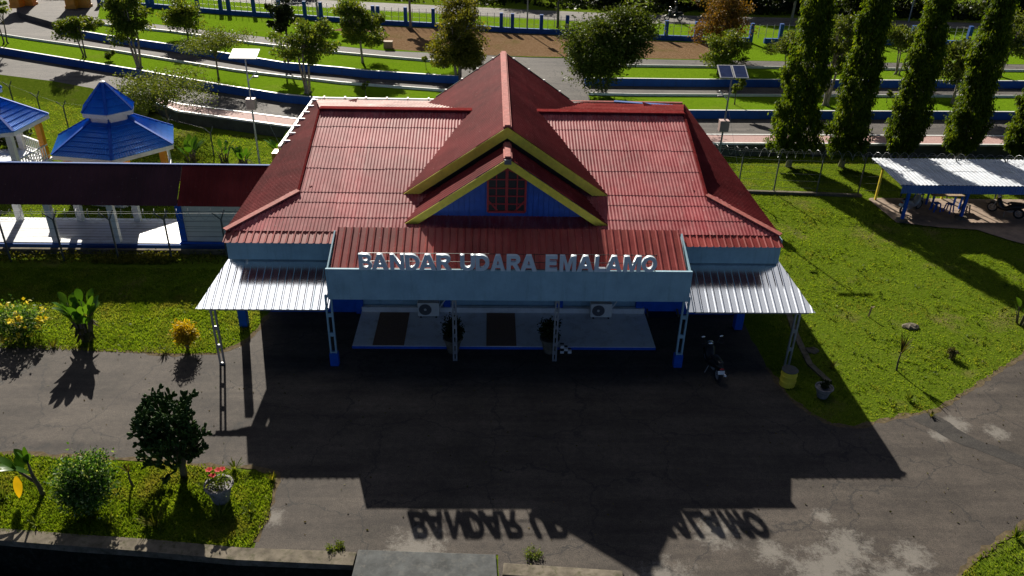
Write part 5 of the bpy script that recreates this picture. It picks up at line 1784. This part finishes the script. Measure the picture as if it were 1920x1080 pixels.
limb_tree("feathery_tree", "pale feathery tree left of the tallest columnar trees", at(1475, 138, 1.72), 3.6, 3.4, 'leafC', 'palebark', 60, 80, 0.14, 0.2, 41, 2, 0.7, group="trees on the median lawns")
limb_tree("young_tree", "tall pale stemmed tree between first and second columnar trees", at(1547, 197, 1.22), 6.4, 2.6, 'leafC', 'palebark', 50, 80, 0.18, 0.42, 43, 3, lean=(0.06, 0), group="trees on the median lawns")
limb_tree("young_tree", "grey leaved forked tree between second and third columnar trees", at(1682, 140, 1.72), 3.7, 3.2, 'leafC', 'palebark', 42, 80, 0.17, 0.45, 47, 3, group="trees on the median lawns")
limb_tree("young_tree", "silvery leaved tree between third and fourth columnar trees", at(1785, 195, 1.22), 4.9, 3.2, 'leafC', 'palebark', 55, 85, 0.22, 0.28, 53, 1, group="trees on the median lawns")
limb_tree("young_tree", "green tree with twisted pale stems right of the fourth columnar tree", at(1873, 143, 1.72), 4.8, 3.6, 'leafC', 'palebark', 55, 85, 0.19, 0.38, 59, 3, group="trees on the median lawns")
limb_tree("young_tree", "little tree standing behind the two panel solar lamp", at(1377, 196, 1.22), 1.9, 1.1, 'leafA', 'bark', 14, 70, 0.14, 0.5, 61, 1, group="trees on the median lawns")
limb_tree("young_tree", "bare stemmed tree at the left edge of the lower median", at(11, 82, 1.22), 3.6, 2.2, 'leafA', 'bark', 16, 80, 0.2, 0.5, 67, 2, group="trees on the median lawns")
limb_tree("spreading_tree", "flat topped pale tree standing behind the blue pavilion", (-20.3, 50.2, 0), 3.5, 6.6, 'leafC', 'bark', 85, 75, 0.13, 0.45, 71, 1, 0.5)
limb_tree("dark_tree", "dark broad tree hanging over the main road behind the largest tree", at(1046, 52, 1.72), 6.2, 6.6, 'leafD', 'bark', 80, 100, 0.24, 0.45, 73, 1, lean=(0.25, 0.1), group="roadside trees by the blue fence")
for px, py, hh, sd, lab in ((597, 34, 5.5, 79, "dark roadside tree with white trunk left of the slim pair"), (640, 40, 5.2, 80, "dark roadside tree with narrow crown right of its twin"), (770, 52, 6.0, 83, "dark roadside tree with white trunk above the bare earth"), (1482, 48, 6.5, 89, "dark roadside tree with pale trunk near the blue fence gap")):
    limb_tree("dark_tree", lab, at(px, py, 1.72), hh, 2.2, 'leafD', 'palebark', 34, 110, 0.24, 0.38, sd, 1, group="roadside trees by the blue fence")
# saplings on the medians
for px, py, z, lab in ((799, 130, 1.72, "sapling on the upper median left of the roof peak"), (1662, 193, 1.22, "sapling on the lower median between columnar trees"), (686, 180, 1.22, "sapling on the lower median near the rear roof edge")):
    limb_tree("sapling", lab, at(px, py, z), 0.95, 0.6, 'leafA', 'bark', 7, 40, 0.14, 0.45, px, 1, group="saplings on the medians", cat="sapling")
limb_tree("shrub", "small green shrub on the lower median between two left trees", at(207, 114, 1.22), 0.75, 1.0, 'leafA', 'bark', 12, 70, 0.12, 0.1, 91, 1, cat="shrub")
limb_tree("shrub", "dark rounded bush behind the pavilion at the left edge", (-28.6, 46.8, 0), 1.2, 2.6, 'leafD', 'bark', 26, 90, 0.14, 0.1, 93, 1, cat="shrub")

# trees beyond the main road
far_lab = ["dark broad tree beyond the main road near the frame top", "dark tree beyond the right end of the main road", "dark bushy tree filling the far roadside"]
specs = [(-46, 95, 5.0, 5.5), (-34, 94, 4.0, 5.0), (-22, 93.5, 4.2, 6), (2, 92, 4.2, 5), (12, 90.5, 4.6, 6), (19, 90, 5.2, 6.5), (26, 90, 5.6, 7), (33, 89, 5.4, 7), (40, 89, 6.0, 7.5), (47, 88.5, 5.4, 7), (54, 88, 5.8, 7), (61, 88, 6, 7), (68, 88, 6, 7)]
fw = ["farthest left of all, behind the gate", "second from the left beyond the road", "behind the dark roadside pair", "behind the grey roadside pole", "behind the largest tree", "behind the road rider", "behind the orange tree", "behind the feathery tree", "behind the first columnar tree", "behind the second columnar tree", "behind the third columnar tree", "behind the fourth columnar tree", "behind the fifth columnar tree"]
protos = []
for i, (x, y, h, w) in enumerate(specs):
    lab = "dark bushy tree beyond the main road, " + fw[i]
    if i < 3:
        h *= 1.0
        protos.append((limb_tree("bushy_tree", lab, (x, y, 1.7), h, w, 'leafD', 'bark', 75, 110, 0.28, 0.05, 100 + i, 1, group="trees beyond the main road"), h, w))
    else:
        p, h0, w0 = protos[i % 3]
        dup(p, (x, y, 1.7), i * 1.3, lab, (1.15 * w / w0, 1.15 * w / w0, 1.25 * h / h0))


# tall columnar trees
def columnar(loc, H, seed, lab, wd=1.0):
    rs = np.random.RandomState(seed)
    r = thing("columnar_tree", lab, "tree", loc, 0, "tall columnar trees in a row by the fence")
    MB().tube([(0, 0, -0.1), (0.03, 0, 0.5), (0, 0.02, 1.3), (0, 0, H * 0.9)], [0.2, 0.15, 0.12, 0.03], 10).build("trunk", 'palebark', r, smooth=True)
    ph = rs.uniform(0, 6.28, 4)
    # hanging bunches all round the column
    nt = 560
    z = rs.uniform(0, 1, nt) ** 1.1
    prof = wd * np.interp(z, [0, 0.04, 0.12, 0.3, 0.6, 0.85, 1], [0.62, 0.95, 1.02, 0.92, 0.78, 0.52, 0.1])
    a = rs.uniform(0, 6.283, nt)
    lump = 1 + 0.16 * np.sin(a * 2 + z * 17 + ph[0]) + 0.13 * np.sin(a * 4 - z * 33 + ph[1]) + 0.08 * np.sin(z * 60 + ph[2])
    rad = prof * lump * rs.uniform(0.55, 1.0, nt) ** 0.35
    cs = np.stack([rad * np.cos(a), rad * np.sin(a), 0.95 + z * (H - 0.95)], 1)
    nl = 62
    dz = rs.uniform(-1, 0.3, (nt, nl))
    th = 0.115 * (1.0 + 0.55 * dz)
    off = np.stack([rs.normal(0, 1, (nt, nl)) * th, rs.normal(0, 1, (nt, nl)) * th, dz * 0.46], 2)
    outw = np.stack([np.cos(a), np.sin(a), np.zeros(nt)], 1)
    cent = (cs[:, None, :] + off + outw[:, None, :] * (0.10 * (1 + dz))[..., None]).reshape(-1, 3)
    o_ = np.repeat(outw, nl, 0)
    # inner leaves close the column
    nc = 7000
    zc = rs.uniform(0, 1, nc)
    pc = wd * np.interp(zc, [0, 0.04, 0.12, 0.3, 0.6, 0.85, 1], [0.5, 0.75, 0.8, 0.72, 0.6, 0.38, 0.05]) * rs.uniform(0, 1, nc) ** 0.5
    ac = rs.uniform(0, 6.283, nc)
    ci = np.stack([pc * np.cos(ac), pc * np.sin(ac), 0.95 + zc * (H - 0.95)], 1)
    cent = np.concatenate([cent, ci])
    o_ = np.concatenate([o_, np.stack([np.cos(ac), np.sin(ac), 0 * ac], 1)])
    v = leaves(cent, o_ * 0.8, 0.165, 0.42, 1.1, rs, 0.4)
    quads_obj("crown", v, 'leafP', r)
    return r


columnar(at(1478, 312, 0), 11.2, 201, "first and widest of the tall columnar drooping trees", 1.12)
columnar(at(1577, 312, 0), 10.8, 202, "second tall columnar tree from the left, behind the lawn fence", 0.93)
columnar(at(1683, 304, 0), 10.6, 203, "third tall columnar tree, behind the left end of the shed roof", 0.86)
columnar(at(1792, 304, 0), 10.6, 204, "fourth tall columnar tree, behind the middle of the shed roof", 0.88)
columnar(at(1905, 306, 0), 6.2, 205, "fifth columnar tree cut by the right edge", 0.8)


# ------------------------------------------------------------------ PLANTS
def blade(base, direction, length, width, arch=0.5, n=7):
    """one long leaf: returns (verts, faces) curving outwards and down"""
    d = Vector(direction).normalized()
    side = d.cross(Vector((0, 0, 1)))
    if side.length < 0.05:
        side = Vector((1, 0, 0))
    side.normalize()
    vs, fs = [], []
    p = Vector(base)
    hor = Vector((d.x, d.y, 0))
    for i in range(n + 1):
        t = i / n
        q = Vector(base) + d * length * t + hor * (arch * 0.35 * length * t * t) - Vector((0, 0, 1)) * (arch * length * 0.45 * t * t)
        w = width * 0.5 * math.sin(math.pi * min(1, 0.08 + t * 0.92)) ** 0.7
        up = Vector((0, 0, 0.18 * w))
        vs += [q - side * w + up, q, q + side * w + up]
    for i in range(n):
        fs += [(3 * i, 3 * i + 1, 3 * i + 4, 3 * i + 3), (3 * i + 1, 3 * i + 2, 3 * i + 5, 3 * i + 4)]
    return vs, fs


def broadleaf(loc, lab, n=16, length=0.9, width=0.26, h=0.8, seed=1, nm="broadleaf_plant", stalk=True, m='blader', spread=0.55, cat="plant", group=None):
    rr = random.Random(seed)
    r = thing(nm, lab, cat, loc, 0, group)
    st, lf = MB(), MB()
    for i in range(n):
        a = rr.uniform(0, 6.283)
        b = (0.16 * math.cos(a), 0.16 * math.sin(a), 0)
        hh = h * rr.uniform(0.55, 1.1)
        top = Vector((b[0] + math.cos(a) * spread * 0.5 * hh, b[1] + math.sin(a) * spread * 0.5 * hh, hh))
        st.tube([b, Vector(b).lerp(top, 0.5) + Vector((0, 0, 0.05)), top], [0.035, 0.028, 0.014], 6)
        dr_ = Vector((math.cos(a) * spread * rr.uniform(0.5, 1.5), math.sin(a) * spread * rr.uniform(0.5, 1.5), 1))
        vs, fs = blade(top, dr_, length * rr.uniform(0.7, 1.15), width * rr.uniform(0.8, 1.2), rr.uniform(0.2, 0.7))
        lf.add(vs, fs)
    # dead hanging leaves at the base
    if stalk:
        dl = MB()
        for i in range(n // 2):
            a = rr.uniform(0, 6.283)
            vs, fs = blade((0.12 * math.cos(a), 0.12 * math.sin(a), h * rr.uniform(0.3, 0.7)), (math.cos(a), math.sin(a), -0.6), length * 0.55, width * 0.5, 0.6)
            dl.add(vs, fs)
        dl.build("dead_leaves", 'dry', r)
    st.build("stalk", 'bark', r, smooth=True)
    lf.build("leaves", m, r, smooth=True)
    return r


broadleaf(G(165, 638), "tall broad leaved plant with dark stalks at the left lawn edge", 44, 0.72, 0.31, 1.45, 5, spread=0.40)
broadleaf((21.35, 27.2, 0), "broad leaved plant cut by the right edge of the picture", 10, 0.7, 0.28, 0.9, 6)
broadleaf((-17.2, 44.6, 0), "dark green broad leaved clump just right of the blue pavilion", 13, 0.9, 0.36, 0.7, 7)
broadleaf((-15.3, 44.6, 0), "thin broad leaved clump between two darker clumps by the lamp", 10, 0.55, 0.22, 0.8, 8)
broadleaf((-14.1, 44.2, 0), "broad leaved clump at the foot of the white panel lamp", 14, 0.8, 0.28, 0.6, 9)
broadleaf((-12.2, 45.3, 0), "broad leaved clump half hidden behind the roof gutter", 11, 0.9, 0.35, 0.8, 10)


def shrub(loc, lab, w, h, leaf, n=40, nl=90, ls=0.08, seed=1, nm="shrub", petals=None, np_=0, stem=0.12, psize=0.09, aspect=0.55):
    rs = np.random.RandomState(seed)
    r = thing(nm, lab, "shrub", loc)
    d = unit(rs.normal(0, 1, (n, 3)))
    rr_ = rs.uniform(0.3, 1, (n, 1)) ** 0.5
    cs = d * rr_ * np.array([w / 2 * 0.82, w / 2 * 0.82, (h - stem) / 2 * 0.82]) + np.array([0, 0, stem + (h - stem) / 2])
    tr = MB()
    for k in range(min(n, 12)):
        tr.tube([(rs.uniform(-.05, .05), rs.uniform(-.05, .05), -0.02), Vector(cs[k]) * 0.5, Vector(cs[k])], [0.022, 0.015, 0.006], 5)
    tr.build("stem", 'bark', r)
    cent = np.repeat(cs, nl, 0) + rs.normal(0, 1, (n * nl, 3)) * 0.11 * w
    v = leaves(cent, unit(cent - cs.mean(0)), ls, aspect, 0.0, rs)
    quads_obj("leaves", v, leaf, r)
    if petals:
        pc = d[:np_] * np.array([w / 2, w / 2, (h - stem) / 2]) * 1.0 + np.array([0, 0, stem + (h - stem) / 2])
        pc = np.abs(pc * np.array([0, 0, 1])) + pc * np.array([1, 1, 0])
        q = np.repeat(pc, 9, 0) + rs.normal(0, psize * 0.5, (np_ * 9, 3))
        quads_obj("flowers", leaves(q, np.tile([0, -0.3, 1.0], (len(q), 1)), psize, 0.9, 0, rs), petals, r)
    return r


shrub(G(42, 632), "loose shrub covered in yellow blossoms at the left edge", 1.75, 1.35, 'varieg', 60, 40, 0.11, 12, "flowering_shrub", 'yellowpetal', 34, 0.1, 0.13)
shrub(G(352, 655), "yellow leaved croton bush on a short stem at the lawn edge", 0.95, 1.1, 'croton', 36, 55, 0.12, 13, "croton_bush", None, 0, 0.35, aspect=0.35)
shrub(G(172, 950), "round variegated bush in the middle of the near lawn", 1.5, 1.8, 'varieg', 75, 110, 0.09, 14, "round_bush", None, 0, 0.15)
shrub((-1.30, 24.95, 0.5), "leafy plant in the pot by the left lattice post", 0.75, 0.95, 'leafD', 26, 40, 0.11, 15, "potted_shrub", None, 0, 0.1)
shrub((2.25, 24.97, 0.5), "leafy plant in the pot by the right lattice post", 0.75, 0.95, 'leafD', 26, 40, 0.11, 16, "potted_shrub", None, 0, 0.1)
shrub(G(1782, 672), "tiny reddish bush on the right lawn near the drive", 0.42, 0.42, 'dry', 14, 50, 0.06, 18, "small_bush", None, 0, 0.05)
shrub((11.5, 22.25, 0.34), "small dark plant in the round pot by the yellow drum", 0.35, 0.3, 'leafD', 10, 40, 0.08, 19, "potted_shrub", None, 0, 0.05)
# red flowers in the stone pot
rfl = thing("flowering_plant", "red flowering plant growing in the grey stone pot", "plant", (-7.52, 17.25, 0.5))
rs_ = np.random.RandomState(5)
cc = rs_.normal(0, 0.16, (420, 3)) + np.array([0, 0, 0.22])
quads_obj("leaves", leaves(cc, unit(cc), 0.10, 0.4, 0, rs_), 'leafA', rfl)
for fx, fy, fz in ((-0.18, 0, 0.62), (0.06, 0.02, 0.60), (0.14, 0.08, 0.57), (-0.08, -0.1, 0.5)):
    vs_, fs_ = [], []
    fl = MB()
    for k_ in range(6):
        a = k_ * 1.047
        fl.add(*blade((fx, fy, fz), (math.cos(a), math.sin(a), 0.5), 0.11, 0.09, 0.5, 3))
    fl.ellip((fx, fy, fz), (0.03, 0.03, 0.03), 8, 6)
    fl.build("flower", 'hibiscus', rfl)

# prickly pear tree on the near lawn
pp_ = thing("prickly_pear", "large dark prickly pear tree with many flat pads on the near lawn", "cactus", G(345, 892))
rr = random.Random(31)
tk = MB()
tk.tube([(0, 0, -0.05), (0.02, 0, 0.4), (-0.05, 0, 0.9), (-0.1, 0, 1.4)], [0.13, 0.11, 0.09, 0.06], 9)
tk.tube([(0.05, 0, 0.35), (0.22, 0.02, 0.8), (0.35, 0, 1.3)], [0.09, 0.07, 0.05], 8)
tk.tube([(-0.05, 0.02, 0.3), (-0.25, 0.1, 0.8), (-0.45, 0.1, 1.2)], [0.08, 0.06, 0.05], 8)
tk.build("trunk", 'bark', pp_, smooth=True)
pads = MB()


def pad(c, d, L, Wd):
    d = Vector(d).normalized()
    side = d.cross(Vector((rr.uniform(-1, 1), rr.uniform(-1, 1), rr.uniform(-.5, .5)))).normalized()
    nn = d.cross(side)
    rot = Matrix((side, nn, d)).transposed()
    cc_ = Vector(c) + d * L * 0.5
    pads.ellip(cc_, (Wd / 2, 0.022, L / 2), 9, 6, rot)
    return Vector(c) + d * L * 0.95


def grow(p, d, lvl, L):
    if lvl == 0:
        return
    e = pad(p, d, L, L * 0.55)
    for k in range(rr.choice((2, 2, 3))):
        nd = Vector(d).normalized() + Vector((rr.uniform(-.9, .9), rr.uniform(-.9, .9), rr.uniform(-.35, .75)))
        grow(e, nd, lvl - 1, L * rr.uniform(0.78, 0.98))


for k in range(96):
    a = rr.uniform(0, 6.283)
    q = rr.uniform(0.1, 0.6)
    st_ = Vector((q * math.cos(a) - 0.12, q * math.sin(a) * 0.8, rr.uniform(0.35, 2.0)))
    grow(st_, (math.cos(a) * 0.8, math.sin(a) * 0.8, rr.uniform(0.1, 1.0)), 4, rr.uniform(0.22, 0.30))
pads.build("pads", 'pad', pp_, smooth=True)
pp_.scale = (0.84, 0.84, 1.14)

# leaning banana plant with one dying leaf
bn = thing("banana_plant", "leaning banana like plant with one hanging yellow leaf on the near lawn", "plant", G(82, 928))
MB().tube([(0, 0, -0.03), (-0.05, 0, 0.35), (-0.12, 0, 0.7), (-0.14, 0.0, 1.3)], [0.075, 0.06, 0.045, 0.02], 9).tube([(-0.08, 0, 0.45), (-0.4, 0, 0.8), (-0.5, 0, 0.95)], [0.045, 0.035, 0.02], 8).build("stem", 'bark', bn, smooth=True)
lf = MB()
for b_, d_, L_, W_, ar in (((-0.14, 0, 1.2), (0.05, 0.1, 1), 0.55, 0.26, 0.1), ((-0.14, 0, 1.15), (-0.5, 0.2, 0.8), 0.6, 0.26, 0.3), ((-0.5, 0, 0.95), (-0.5, 0, 0.8), 0.75, 0.24, 0.6), ((-0.5, 0, 0.93), (-0.1, -0.1, 1), 0.6, 0.28, 0.2), ((-0.5, 0, 0.9), (-0.9, 0.1, 0.5), 0.7, 0.2, 0.7), ((-0.13, 0, 1.1), (0.4, 0.1, 0.9), 0.4, 0.22, 0.3), ((-0.4, 0, 0.8), (-0.3, 0.5, 0.7), 0.6, 0.25, 0.3), ((-0.14, 0, 1.2), (-0.25, -0.2, 1), 0.5, 0.26, 0.1), ((-0.14, 0, 1.2), (0.3, -0.2, 1), 0.45, 0.24, 0.2), ((-0.2, 0, 0.8), (-0.5, -0.2, 0.7), 0.55, 0.22, 0.4), ((-0.48, 0, 0.9), (-0.6, -0.5, 0.7), 0.5, 0.2, 0.5)):
    lf.add(*blade(b_, d_, L_, W_, ar, 8))
lf.build("leaves", 'blader', bn, smooth=True)
yl = MB()
yl.add(*blade((-0.47, -0.12, 0.80), (-0.02, -0.3, -1), 0.66, 0.27, 0.0, 8))
yl.build("dying_leaf", 'yleaf', bn, smooth=True)


# grass tufts, dead cordyline, small weeds
def tuft(loc, lab, n=24, L=0.4, w=0.03, seed=1, m='leafA', up=1.0, nm="grass_tuft", stem=0.0, grp=None):
    rq = random.Random(seed)
    r = thing(nm, lab, "plant", loc, 0, grp)
    mb = MB()
    for i in range(n):
        a = rq.uniform(0, 6.283)
        s_ = rq.uniform(0.2, 0.9)
        mb.add(*blade((0.03 * math.cos(a), 0.03 * math.sin(a), stem), (math.cos(a) * s_, math.sin(a) * s_, up), L * rq.uniform(0.6, 1.15), w, rq.uniform(0.1, 0.8), 4))
    mb.build("leaves", m, r)
    if stem:
        MB().tube([(0.02, 0, -0.02), (-0.02, 0, stem * 0.5), (0, 0, stem + 0.02)], [0.04, 0.03, 0.022], 7).build("stem", 'bark', r)
    return r


tuft(G(1680, 694), "thin cordyline with upright blades standing on the right lawn", 16, 0.75, 0.05, 1, 'dry', 1.6, "cordyline", 0.75)
tuft(G(747, 0) if False else G(248, 912), "thin dead stemmed plant on the near lawn between bush and cactus", 12, 0.35, 0.04, 2, 'dry', 1.3, "cordyline", 0.55)
for i, (px, py, L, lab) in enumerate(((100, 650, 0.4, "dark tuft between the blossoming shrub and the broad leaved plant"), (310, 662, 0.42, "dark tuft at the lawn edge left of the croton"), (205, 982, 0.35, "small tuft below the round bush on the near lawn"), (290, 985, 0.6, "upright dark tuft in the shadow of the prickly pear"), (412, 975, 0.55, "upright tuft in front of the stone pot"), (440, 880, 0.45, "spiky tuft behind the stone pot"), (510, 900, 0.3, "small pale tuft at the right tip of the near lawn"), (470, 960, 0.3, "low tuft at the right edge of the near lawn"), (1706, 752, 0.35, "spiky tuft near the point of the right lawn"), (1560, 690, 0.35, "weed clump at the shaded lawn edge"), (5, 935, 0.4, "brown tuft at the left edge of the near lawn"), (70, 985, 0.3, "tuft in the shadow of the banana like plant"), (1745, 780, 0.22, "tiny tuft at the edge of the right drive"), (1905, 1010, 0.4, "yellowish tuft at the lower right corner"))):
    tuft(G(px, py), lab, 26, L, 0.035, 40 + i, 'leafA' if i % 3 else 'leafB', 1.0, grp="grass tufts on the lawns")
# weeds along the slab and walkway
for i, (px, py, lab) in enumerate(((628, 1030, "weeds at the left of the grey slab"), (1000, 1042, "weeds at the kerb right of the grey slab"))):
    shrub(G(px, py), lab, 0.5, 0.12, 'leafA', 16, 30, 0.05, 60 + i, "weed_patch", None, 0, 0.02)
rs2 = np.random.RandomState(77)
n_ = 5200
wx = np.concatenate([rs2.uniform(-27, -22, n_ // 3), rs2.uniform(-17.4, -13.9, n_ // 3), rs2.uniform(-22, -9.8, n_ // 3)])
wy = rs2.uniform(31.7, 32.6, len(wx))
wz = np.abs(rs2.normal(0, 0.10, len(wx))) + 0.02
wc = np.stack([wx, wy, wz], 1)
tag(quads_obj("weeds", leaves(wc, np.tile([0, 0, 1.0], (len(wx), 1)), 0.13, 0.5, 0, rs2), 'leafB'), "low weeds growing under the walkway fence", "weeds", kind='stuff')
n_ = 2600
dx_ = rs2.uniform(-20, -3.6, n_)
dy_ = rs2.uniform(13.2, 15.0, n_)
lump = np.sin(dx_ * 2.1) * np.cos(dy_ * 3.3 + dx_)
kk = lump > 0.1
wc = np.stack([dx_[kk], dy_[kk], -1.2 + np.abs(rs2.normal(0, 0.12, kk.sum()))], 1)
tag(quads_obj("weeds", leaves(wc, np.tile([0, 0, 1.0], (len(wc), 1)), 0.16, 0.5, 0, rs2), 'leafD'), "dark weeds growing in the ditch bed", "weeds", kind='stuff')

# palm in the ditch: only its upper fronds reach the picture
pm = thing("palm", "yellowish palm whose frond tips reach up from the ditch at the bottom edge", "palm", (-8.1, 13.4, -1.25))
MB().tube([(0, 0, -0.05), (0, 0.02, 0.5), (0, 0, 1.0)], [0.12, 0.10, 0.08], 9).build("trunk", 'bark', pm, smooth=True)
fr_ = MB()
rp2 = random.Random(9)
for k_ in range(13):
    a = k_ * 0.49 + rp2.uniform(-.1, .1)
    L = rp2.uniform(0.85, 1.25)
    e = rp2.uniform(0.8, 1.6)
    pts = []
    for i in range(11):
        t = i / 10
        pts.append(Vector((math.cos(a) * L * t * 0.8, math.sin(a) * L * t * 0.8, 1.0 + e * L * (t * 0.9 - 0.55 * t * t))))
    fr_.tube(pts, [0.014 - 0.001 * i for i in range(11)], 4)
    for i in range(2, 11):
        d = (pts[i] - pts[i - 1]).normalized()
        sd = d.cross(Vector((0, 0, 1))).normalized()
        for s_ in (-1, 1):
            ln = 0.34 * (1 - 0.6 * abs(i / 10 - 0.5))
            tip = pts[i] + sd * s_ * ln + d * ln * 0.6 - Vector((0, 0, 0.05))
            fr_.add([pts[i] - d * 0.018, pts[i] + d * 0.018, tip], [(0, 1, 2)])
fr_.build("fronds", 'frond', pm)

# dark undergrowth beyond the main road
n_ = 26000
ux = rs2.uniform(-60, 80, n_)
uy = np.interp(ux, [p[0] for p in farB], [p[1] for p in farB]) + 1.2 + rs2.uniform(0, 9, n_)
ul = np.sin(ux * 0.8 + np.sin(uy)) * np.cos(uy * 0.9 + ux * 0.3)
kk = (ul > -0.15) | (ux > 22)
uz = 1.72 + np.abs(rs2.normal(0, 0.35, n_)) * (0.6 + 0.6 * ul)
uc = np.stack([ux, uy, np.maximum(uz, 1.73)], 1)[kk]
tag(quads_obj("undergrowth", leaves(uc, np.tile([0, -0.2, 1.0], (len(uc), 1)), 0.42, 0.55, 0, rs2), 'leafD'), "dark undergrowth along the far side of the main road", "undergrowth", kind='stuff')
# leaf litter on lawns and drives
n_ = 900
lx_ = rs2.uniform(-18, 22, n_)
ly_ = rs2.uniform(14.5, 30, n_)
ok_ = ~((lx_ > -9) & (lx_ < 10.4) & (ly_ > 23.6)) & (ly_ > 15.6)
lc_ = np.stack([lx_, ly_, np.full(n_, 0.02)], 1)[ok_]
lv = leaves(lc_, np.tile([0.0, 0.0, 0.0], (len(lc_), 1)) + rs2.normal(0, 1, (len(lc_), 3)) * np.array([1, 1, 0.02]), 0.07, 0.6, 0, rs2, 0.02)
tag(quads_obj("leaf_litter", lv, 'dry'), "scattered dry leaves on the drives and lawns", "leaf litter", kind='stuff')

# weeds on the lawns
n_ = 5200
qx, qy = rs2.uniform(-18, 30, n_), rs2.uniform(15.6, 40, n_)
ok_ = ~in_poly(qx, qy, A) & ~((qx > -9.6) & (qx < 11.2) & (qy > 24)) & (np.sin(qx * 1.7 + np.cos(qy)) * np.cos(qy * 1.9) > 0.0) & ~((qx < 0) & (qy > 31.3)) & ~((qx > -3.5) & (qx < 11.5) & (qy < 24)) & (qy > 16.0) & ~((qx > 20) & (qy > 31))
cx_ = np.repeat(np.stack([qx, qy, np.full(n_, 0.05)], 1)[ok_], 6, 0)
cx_ = cx_ + rs2.normal(0, 1, cx_.shape) * np.array([0.05, 0.05, 0.02])
tag(quads_obj("lawn_weeds", leaves(cx_, np.tile([0, 0, 1.0], (len(cx_), 1)), 0.10, 0.5, 0, rs2), 'leafA'), "low broad weeds scattered through the lawns", "weeds", kind='stuff')

# longer tussocks in the lawns
def tussocks(name, poly, n, label):
    xs, ys = [p[0] for p in poly], [p[1] for p in poly]
    x, y = rs2.uniform(min(xs), max(xs), n), rs2.uniform(min(ys), max(ys), n)
    k = in_poly(x, y, poly) & ~in_poly(x, y, A) & (np.sin(x * 0.9 + np.cos(y * 1.1) * 1.5) + np.cos(y * 1.5 + x * 0.4) > 0.35)
    c = np.repeat(np.stack([x, y, np.zeros(n)], 1)[k], 9, 0)
    m = len(c)
    base = c + rs2.normal(0, 1, (m, 3)) * np.array([0.035, 0.035, 0])
    a = rs2.uniform(0, 6.283, m)
    wv = np.stack([np.cos(a), np.sin(a), 0 * a], 1) * 0.014
    h = rs2.uniform(0.05, 0.12, (m, 1))
    tip = base + np.concatenate([rs2.normal(0, 0.5, (m, 2)), np.ones((m, 1))], 1) * h
    tag(quads_obj(name, np.stack([base - wv, base + wv, tip], 1), 'blade', None, 3), label, "grass", kind='stuff')


tussocks("grass_tussocks", [(10.6, 20.9), (12.75, 21), (15.2, 21.6), (20.2, 25.1), (27, 31), (20, 36), (17, 40), (11.2, 40), (11, 26)], 2600, "longer tussocks in the right lawn")
tussocks("grass_tussocks", [(-22, 25.5), (-11.3, 24.8), (-9.9, 24.9), (-9, 26.4), (-9, 31), (-22, 31)], 1800, "longer tussocks in the left lawn")
tussocks("grass_tussocks", [(-15, 16.2), (-6.4, 15.7), (-6.4, 18.3), (-15, 19.1)], 900, "longer tussocks in the near lawn")
